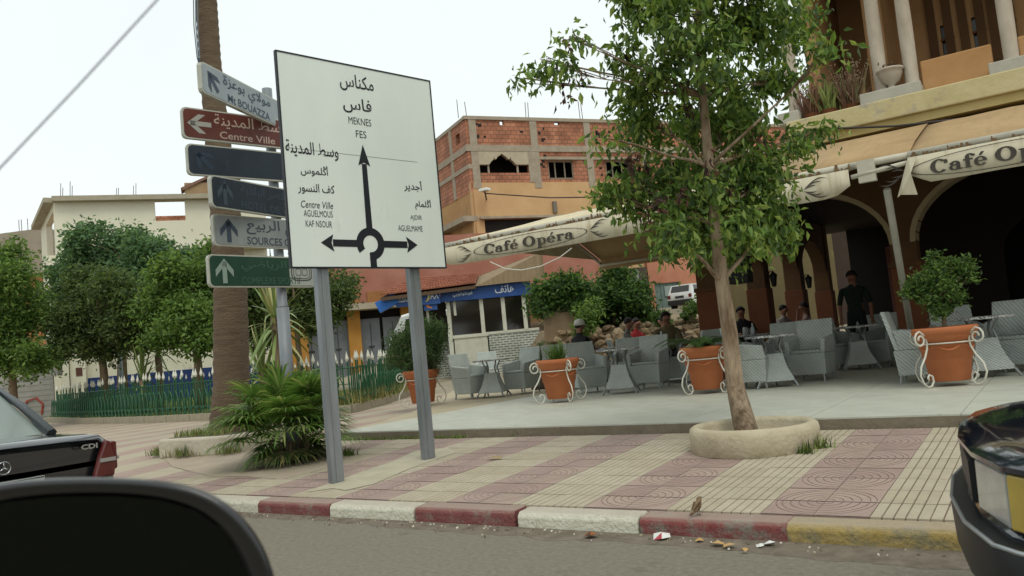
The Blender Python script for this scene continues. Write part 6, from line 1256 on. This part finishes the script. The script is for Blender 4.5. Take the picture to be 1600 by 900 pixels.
# low planter with small bushes near the kiosk
pp = D(826, 548, 19); lpn = thing('trough_planter', 'dark trough planter with two small bushes beside the kiosk', 'planter', (pp.x, pp.y, TZ), R(20)); MB().box(-.5, .5, -.18, .18, 0, .42).build('trough', mat('trough_dark', '#3c3d3a', '#484945', scale=4), lpn, bevel=.02)
C, _ = crown_points([(-.22, 0, .62, .17, .2), (.22, 0, .72, .2, .32)], 3, 160, 14, .04); o = bpy.data.objects.new('foliage', leafmesh('foliage', C, .06, lmats('conifer'), 4, -.3, .3)); col.objects.link(o); o.parent = lpn
pp = D(862, 545, 17.5); b2 = thing('wooden_box_planter', 'low dark box planter behind the second terracotta pot', 'planter', (pp.x, pp.y, TZ), R(20)); MB().box(-.5, .5, -.2, .2, 0, .5).build('box', mat('box_umber', '#57483a', '#655545', scale=4), b2, bevel=.02); spiky(b2, 60, .2, .4, lmats('bush')[:3], 8, .01, .5)
# ================================================================== VEHICLES ON THE ROAD
def paint(nm, c, rough=.18): return mat(nm, c, rough=rough, coat=.8, spec=.5)
m_tint = mat('car_glass', '#6b7670', '#7d8781', scale=.5, rough=.06, spec=.7); m_trim = mat('black_trim', '#121314', rough=.5); m_chrome = mat('chrome', '#b5b8ba', rough=.18, metal=1)
# --- dark saloon (seen from behind), heading -X
sal = thing('dark_saloon', 'dark grey saloon car seen from behind at the left edge', 'car', (-6.5, 2.74, 0), math.pi)
m_sp = paint('saloon_paint', '#16191b'); HWD = .86
def csec(x, zlo, zsh, zdk, hw, tuck=.1): return [(x, -hw+.06, zlo), (x, -hw, zlo+.16), (x, -hw-.005, (zlo+zsh)/2), (x, -hw+.02, zsh), (x, -hw+tuck, zdk-.015), (x, -hw*.55, zdk), (x, 0, zdk+.012), (x, hw*.55, zdk), (x, hw-tuck, zdk-.015), (x, hw-.02, zsh), (x, hw+.005, (zlo+zsh)/2), (x, hw, zlo+.16), (x, hw-.06, zlo)]
S_ = [csec(.06, .5, .74, .80, .76), csec(.0, .42, .76, .845, .80), csec(.05, .3, .79, .875, .84), csec(.3, .24, .80, .885, .86), csec(.95, .22, .82, .90, .87), csec(2.9, .22, .82, .90, .87), csec(3.3, .22, .78, .86, .86), csec(4.2, .25, .70, .77, .84), csec(4.5, .35, .62, .68, .76)]
MB().loft(S_, close=True).build('body', m_sp, sal, angle=35)
gl = MB(); gl.loft([[(.78,-.66,.895),(1.45,-.56,1.325),(1.45,.56,1.325),(.78,.66,.895)], [(2.5,-.7,.895),(2.3,-.56,1.345),(2.3,.56,1.345),(2.5,.7,.895)], [(3.25,-.7,.88),(2.55,-.56,1.31),(2.55,.56,1.31),(3.25,.7,.88)]], close=True); gl.build('glasshouse', m_tint, sal, angle=30)
rf_ = MB(); rf_.loft([[(1.38,-.57,1.305),(1.5,-.52,1.345),(1.5,.52,1.345),(1.38,.57,1.305)], [(1.6,-.59,1.325),(1.7,-.5,1.372),(1.7,.5,1.372),(1.6,.59,1.325)], [(2.3,-.59,1.345),(2.25,-.5,1.385),(2.25,.5,1.385),(2.3,.59,1.345)], [(2.6,-.57,1.31),(2.5,-.5,1.34),(2.5,.5,1.34),(2.6,.57,1.31)]], close=True)
for s in (-1, 1): rf_.tube([(.74, s*.7, .89), (1.1, s*.645, 1.13), (1.45, s*.58, 1.32)], [.05, .042, .03], 6).tube([(3.28, s*.7, .88), (2.58, s*.57, 1.32)], .03, 6).tube([(2.05, s*.71, .9), (2.0, s*.58, 1.35)], .035, 6)
rf_.build('roof', paint('saloon_roof', '#2b3133'), sal, angle=35)
for s in (-1, 1):
    t_ = MB(); pr_ = [(.64,.52),(.82,.52),(.845,.68),(.81,.80),(.755,.825),(.70,.70)] if True else 0
    t_.prism([(s*y, z) for y, z in pr_], -.022, .03, 'yz'); t_.box(.0, .26, min(s*.79, s*.862), max(s*.79, s*.862), .57, .8); tl_ = t_.build('tail_light', mat('tail_lamp', '#4a1513', '#5a1c18', scale=6, rough=.15, coat=.5), sal, bevel=.02)
    MB().box(-.03, -.021, min(s*.70, s*.83), max(s*.70, s*.83), .645, .675).box(.0, .25, min(s*.855, s*.872), max(s*.855, s*.872), .65, .675).build('clear_strip', mat('lamp_clear', '#8f8a86', rough=.2), tl_)
    for wx in (.95, 3.65): wheel(sal, (wx, s*.74, .3), .31)
    MB().box(2.0, 2.03, s*.872-.004, s*.872+.004, .3, .8).build('door_seam', m_trim, sal)
st_ = MB(); st_.tube([(-.012, .045*math.cos(i*math.pi/14), .72+.045*math.sin(i*math.pi/14)) for i in range(29)], .0045, 6)
for k in range(3): a = R(90+120*k); st_.tube([(-.012, 0, .72), (-.012, .042*math.cos(a), .72+.042*math.sin(a))], [.008, .002], 5)
st_.build('star_badge', m_chrome, sal, smooth=True)
q = MB(); q.T = Matrix.Translation((-.018, 0, 0)) @ Matrix.Rotation(-math.pi/2, 4, 'Z'); letters(q, 'CDI', .625, .765, .04, .13, 0, .03); q.build('badge_letters', m_chrome, sal, normals=False)
MB().box(-.03, 0, -.27, .27, .5, .62).build('number_plate', mat('plate_white', '#a9aaa4', rough=.5), sal); q = MB().box(-.034, -.03, -.265, .265, .61, .617).build('plate_rim', m_trim, sal)
MB().loft([[(-.08,-.78,.3),(-.08,-.78,.48),(-.08,.78,.48),(-.08,.78,.3)], [(.2,-.87,.28),(.2,-.87,.5),(.2,.87,.5),(.2,.87,.28)]], close=True).build('bumper', m_sp, sal, bevel=.03)
# --- navy car at the right edge, heading -X
nav = thing('navy_car', 'dark navy old car with yellowed headlight at the right edge', 'car', (3.58, 3.74, 0), math.pi+R(8)); m_np = paint('navy_paint', '#0d1526', .14); m_nt = mat('navy_trim', '#0f1114', rough=.45)
L0 = 4.0
def nsec(x, zlo, zsh, zdk, hw): return [(x, -hw+.05, zlo), (x, -hw, zlo+.15), (x, -hw-.005, (zlo+zsh)/2), (x, -hw+.02, zsh), (x, -hw+.1, zdk), (x, 0, zdk+.02), (x, hw-.1, zdk), (x, hw-.02, zsh), (x, hw+.005, (zlo+zsh)/2), (x, hw, zlo+.15), (x, hw-.05, zlo)]
S_ = [nsec(.05, .4, .8, .9, .74), nsec(.3, .25, .85, .95, .8), nsec(2.7, .22, .85, .92, .82), nsec(3.1, .22, .80, .885, .815)]
MB().loft(S_, close=True).build('body', m_np, nav, angle=35)
MB().loft([[(.35,-.68,.94),(.6,-.55,1.36),(.6,.55,1.36),(.35,.68,.94)], [(2.0,-.7,.93),(1.9,-.56,1.39),(1.9,.56,1.39),(2.0,.7,.93)], [(2.75,-.7,.91),(2.1,-.56,1.36),(2.1,.56,1.36),(2.75,.7,.91)]], close=True).build('cabin_glass', m_tint, nav, angle=30); MB().loft([[(.56,-.57,1.35),(.62,-.5,1.4),(.62,.5,1.4),(.56,.57,1.35)], [(2.12,-.58,1.36),(2.0,-.5,1.42),(2.0,.5,1.42),(2.12,.58,1.36)]], close=True).build('roof', m_np, nav, angle=35)
# nose: plan outlines stacked in z; lamps sit in a shallow recess, amber wraps the corner
half = [(3.08, .81), (3.45, .812), (3.66, .80), (3.77, .765), (3.84, .69), (3.89, .61), (3.945, .34), (3.965, 0)]
def plan(z, d, dy=None):
    e = d*.35 if dy is None else dy; L1 = [(max(x-d*min(1, (x-3.08)/.5), 3.08) if d > 0 else x-d*(1 if x > 3.5 else 0), y-(e if y > 0 else 0)) for x, y in half]
    return [(x, y, z) for x, y in L1]+[(x, -y, z) for x, y in L1[-2::-1]]
MB().loft([plan(.2, .06, .05), plan(.28, .02, .01), plan(.4, 0), plan(.585, 0), plan(.6, .014, .01), plan(.757, .014, .01), plan(.763, -.008, -.003), plan(.778, -.008, -.003), plan(.795, .012), plan(.818, .09), plan(.84, .24), plan(.858, .42), plan(.882, .9, .1)], close=True).build('nose', m_np, nav, angle=28)
def lampq(nm, q4, z0, z1, m, s): MB().loft([[(x, s*y, z0) for x, y in q4], [(x-.004, s*y, z1) for x, y in q4]], close=True).build(nm, m, nav, bevel=.006)
for s in (-1, 1):
    lampq('headlight', [(3.95, .33), (3.893, .605), (3.8, .58), (3.86, .31)], .603, .755, mat('headlight_glass', '#8b8d88', '#a3a49e', scale=9, rough=.12, spec=.6, coat=.5), s)
    lampq('indicator', [(3.892, .612), (3.843, .692), (3.772, .77), (3.70, .73), (3.80, .58)], .603, .755, mat('indicator_amber', '#a08a3c', '#b39a48', scale=7, rough=.3, coat=.3), s)
    for wx in (.7, 3.0): wheel(nav, (wx, s*.72, .29), .29)
    MB().box(3.0-.38, 3.0+.38, min(s*.82, s*.828), max(s*.82, s*.828), .3, .58).build('wheel_arch', m_nt, nav)
def ring_(d, z): return [(x+d*(1 if x > 3.5 else 0), (y+d*.8) if y > 0 else y, z) for x, y in half]+[(x+d*(1 if x > 3.5 else 0), -y-d*.8, z) for x, y in half[-2::-1]]
MB().loft([ring_(.01, .40), ring_(.05, .42), ring_(.055, .55), ring_(.045, .575), ring_(-.02, .58)], cap=False).build('bumper', m_nt, nav, angle=30)
MB().tube(ring_(.05, .572), .007, 8).build('bumper_strip', mat('strip_pale', '#9fa3a5', rough=.3, metal=.6), nav, smooth=True)
MB().box(3.93, 3.962, -.28, .28, .61, .74).build('grille', m_nt, nav)
# --- the car we sit in: passenger door mirror and window trim
own = thing('own_car_mirror', 'black door mirror close up at the lower left, part of the photographer\'s car', 'car mirror', (-.74, .42, 1.0))
mo = Vector(own.location); dm = .74
def MP(px, py, d): return D(px, py, d)-mo
out = [(-70, 770), (0, 752), (80, 745), (180, 744), (270, 750), (330, 767), (375, 798), (405, 835), (425, 875), (440, 930), (450, 1010), (440, 1080), (380, 1110), (150, 1120), (-100, 1110), (-150, 1000), (-140, 850)]
inn = [(-40, 800), (10, 784), (90, 776), (180, 775), (250, 781), (305, 797), (345, 825), (370, 860), (388, 900), (400, 940), (408, 1005), (400, 1050), (350, 1075), (150, 1085), (-70, 1075), (-110, 980), (-100, 860)]
q = MB(); q.loft([[MP(x, y, dm+.09) if False else MP(60+(x-60)*.86, 930+(y-930)*.86, dm+.12) for x, y in out], [MP(60+(x-60)*.985, 930+(y-930)*.985, dm+.05) for x, y in out], [MP(x, y, dm+.012) for x, y in out], [MP(60+(x-60)*.985, 930+(y-930)*.985, dm-.004) for x, y in out], [MP(x, y, dm+.004) for x, y in inn], [MP(x, y, dm+.018) for x, y in inn]], cap=False, close=True)
q.add([MP(60+(x-60)*.86, 930+(y-930)*.86, dm+.12) for x, y in out], [tuple(range(len(out)))]); o = q.build('housing', mat('mirror_plastic', '#0b0c0e', '#101114', scale=40, rough=.28, spec=.5, coat=.5), own, smooth=True); o.modifiers.new('sub', 'SUBSURF').levels = 1; o.modifiers['sub'].render_levels = 2
q = MB(); q.add([MP(x, y, dm+.004+.00007*(y-776)) for x, y in inn], [tuple(range(len(inn)))]); q.build('mirror_glass', mat('mirror_glass', '#2a2e2a', rough=.05, metal=1), own)  # dark tint painted in for the reflection of a cabin that isn't built
q = MB(); q.tube([MP(150, 1100, dm+.05), MP(60, 1250, dm+.1), MP(-60, 1330, dm+.15)], [.03, .035, .05], 10); q.build('stalk', MATS['mirror_plastic'], own, smooth=True)
q = MB(); q.tube([MP(-60, 330, .72), MP(0, 262, .72), MP(120, 136, .72), MP(245, 0, .72), MP(330, -95, .72)], .0012, 8); q.build('window_trim', mat('trim_lilac', '#c9c9d6', rough=.4), own, smooth=True)
# ================================================================== SPARROW AND LITTER
bp_ = PV(1092, 806); bp_.z = .118; bp_.y = max(bp_.y, 4.66); spw = thing('sparrow', 'small brown sparrow perched on the red kerb block', 'sparrow', (bp_.x, bp_.y, .121), R(60)); spw.scale = (.8, .8, .8)
pts = [((-.085, 0, .012), .006), ((-.05, 0, .03), .012), ((-.02, 0, .05), .026), ((.0, 0, .075), .03), ((.012, 0, .1), .022), ((.02, 0, .122), .019), ((.03, 0, .132), .012)]
MB().tube([p for p, _ in pts], [r for _, r in pts], 10).build('body', mat('sparrow_brown', '#5a4632', '#8a755a', scale=60, rough=.9, lo=.4, hi=.6), spw, smooth=True)
MB().tube([(.034, 0, .13), (.052, 0, .127)], [.005, .001], 6).build('beak', mat('beak_dark', '#2e2822'), spw)
for s in (-1, 1):
    MB().tube([(0, s*.012, .05), (.004, s*.013, .022), (.002, s*.013, 0)], .0022, 5).tube([(-.008, s*.013, .002), (.018, s*.014, .002)], .002, 4).build('leg', MATS['beak_dark'], spw)
    MB().loft([[(.008, s*.028, .098), (-.012, s*.031, .1), (-.004, s*.026, .05), (.012, s*.024, .06)], [(-.05, s*.014, .05), (-.055, s*.014, .048), (-.055, s*.012, .04), (-.05, s*.012, .04)]], close=True).build('wing', mat('wing_brown', '#463626', '#6b563e', scale=70, rough=.9), spw); MB().ball((.026, s*.0165, .13), .0032, 5).build('eye', MATS['eye_dark'], spw)
def litter(name, lab, px, py, cat, poly, mats, h=.012, z0=.004, sc=1.0, rz=0):
    p = G(px, py, .01); q = MB(); rg = random.Random(int(px)); n = len(poly); vs = [(x*sc, y*sc, z0-.002+h*rg.random()) for x, y in poly]+[(0, 0, z0+h)]
    q.add(vs, [(i, (i+1) % n, n) for i in range(n)]); q.m = [i % len(mats) for i in range(n)]; o = q.build(name, mats, None, normals=False); o.location = (p.x, min(p.y, 4.52), .004); o.rotation_euler.z = rz; return tag(o, lab, cat)
hexp = [(.05, 0), (.03, .035), (-.02, .04), (-.055, .01), (-.04, -.03), (.015, -.04)]; M1 = mat('paper_white', '#cfcfcb', rough=.7); M2 = mat('wrapper_red', '#a33b44', rough=.5); M3 = mat('peel', '#b08a54', '#c09c68', scale=20); M4 = mat('leaf_brown', '#7d4a22', '#8f5a2c', scale=20); M5 = mat('leaf_dry', '#8c7a50', '#9a8860', scale=20)
litter('crumpled_wrapper', 'crumpled red and white wrapper on the road below the kerb', 1036, 841, 'wrapper', hexp, [M1, M2, M1], .04, sc=1.1)
litter('paper_scrap', 'small white paper scrap in the gutter, left of its twin', 1188, 854, 'paper', hexp, [M1], .02, sc=.45); litter('paper_scrap', 'white paper scrap in the dark gutter below the yellow kerb', 1203, 852, 'paper', hexp, [M1], .03, sc=.7)
litter('dry_leaf', 'curled orange brown leaf on the road near the white kerb block', 924, 839, 'leaf', hexp, [M4, mat('leaf_dark', '#4a3020'), M4], .04, sc=.9)
for px, py, s, lab in ((1093, 846, .5, 'tan peel scrap on the road below the sparrow'), (1122, 852, .8, 'largest tan peel scrap in the gutter'), (1140, 855, .7, 'tan peel scrap next to the largest one'), (1165, 862, .4, 'thin tan peel scrap, rightmost of the peels')): litter('peel_scrap', lab, px, py, 'peel', hexp, [M3], .025, sc=s)
p = PV(774, 719); q = MB(); q.add([(.09,0,.012),(.03,.04,.03),(-.06,.03,.02),(-.1,-.01,.008),(-.02,-.035,.02),(0,0,.035)], [(i, (i+1) % 5, 5) for i in range(5)]); o = q.build('dry_leaf', [M5], None, normals=False); o.location = (p.x, p.y, p.z+.004); tag(o, 'dry yellowish leaf lying on the pink paving tiles', 'leaf')
def weed(rg):
    k = rg.integers(0, 4); c = [Vector((-1.83, 6.55, pz(6.55))), PV(810, 680), Vector((-1.75, 6.75, pz(6.7))), PV(545, 712)][k]; return (c.x+rg.normal(0, .05), c.y+rg.normal(0, .03), c.z+.0)
blades(260, weed, .1, .008, 33, [GRN[0], GRN[1], mat('weed_dark', '#46522c')], 'pavement_weeds', 'little green weeds in the cracks of the pavement', 'weeds', .9)
def weed2(rg): return (-8.2+rg.random()*2.2, 7.59-abs(rg.normal(0, .02)), pz(7.59)+.0)
blades(500, weed2, .05, .006, 34, [GRN[0], GRN[1]], 'step_grass', 'low grass growing along the foot of the terrace step', 'grass', .9)
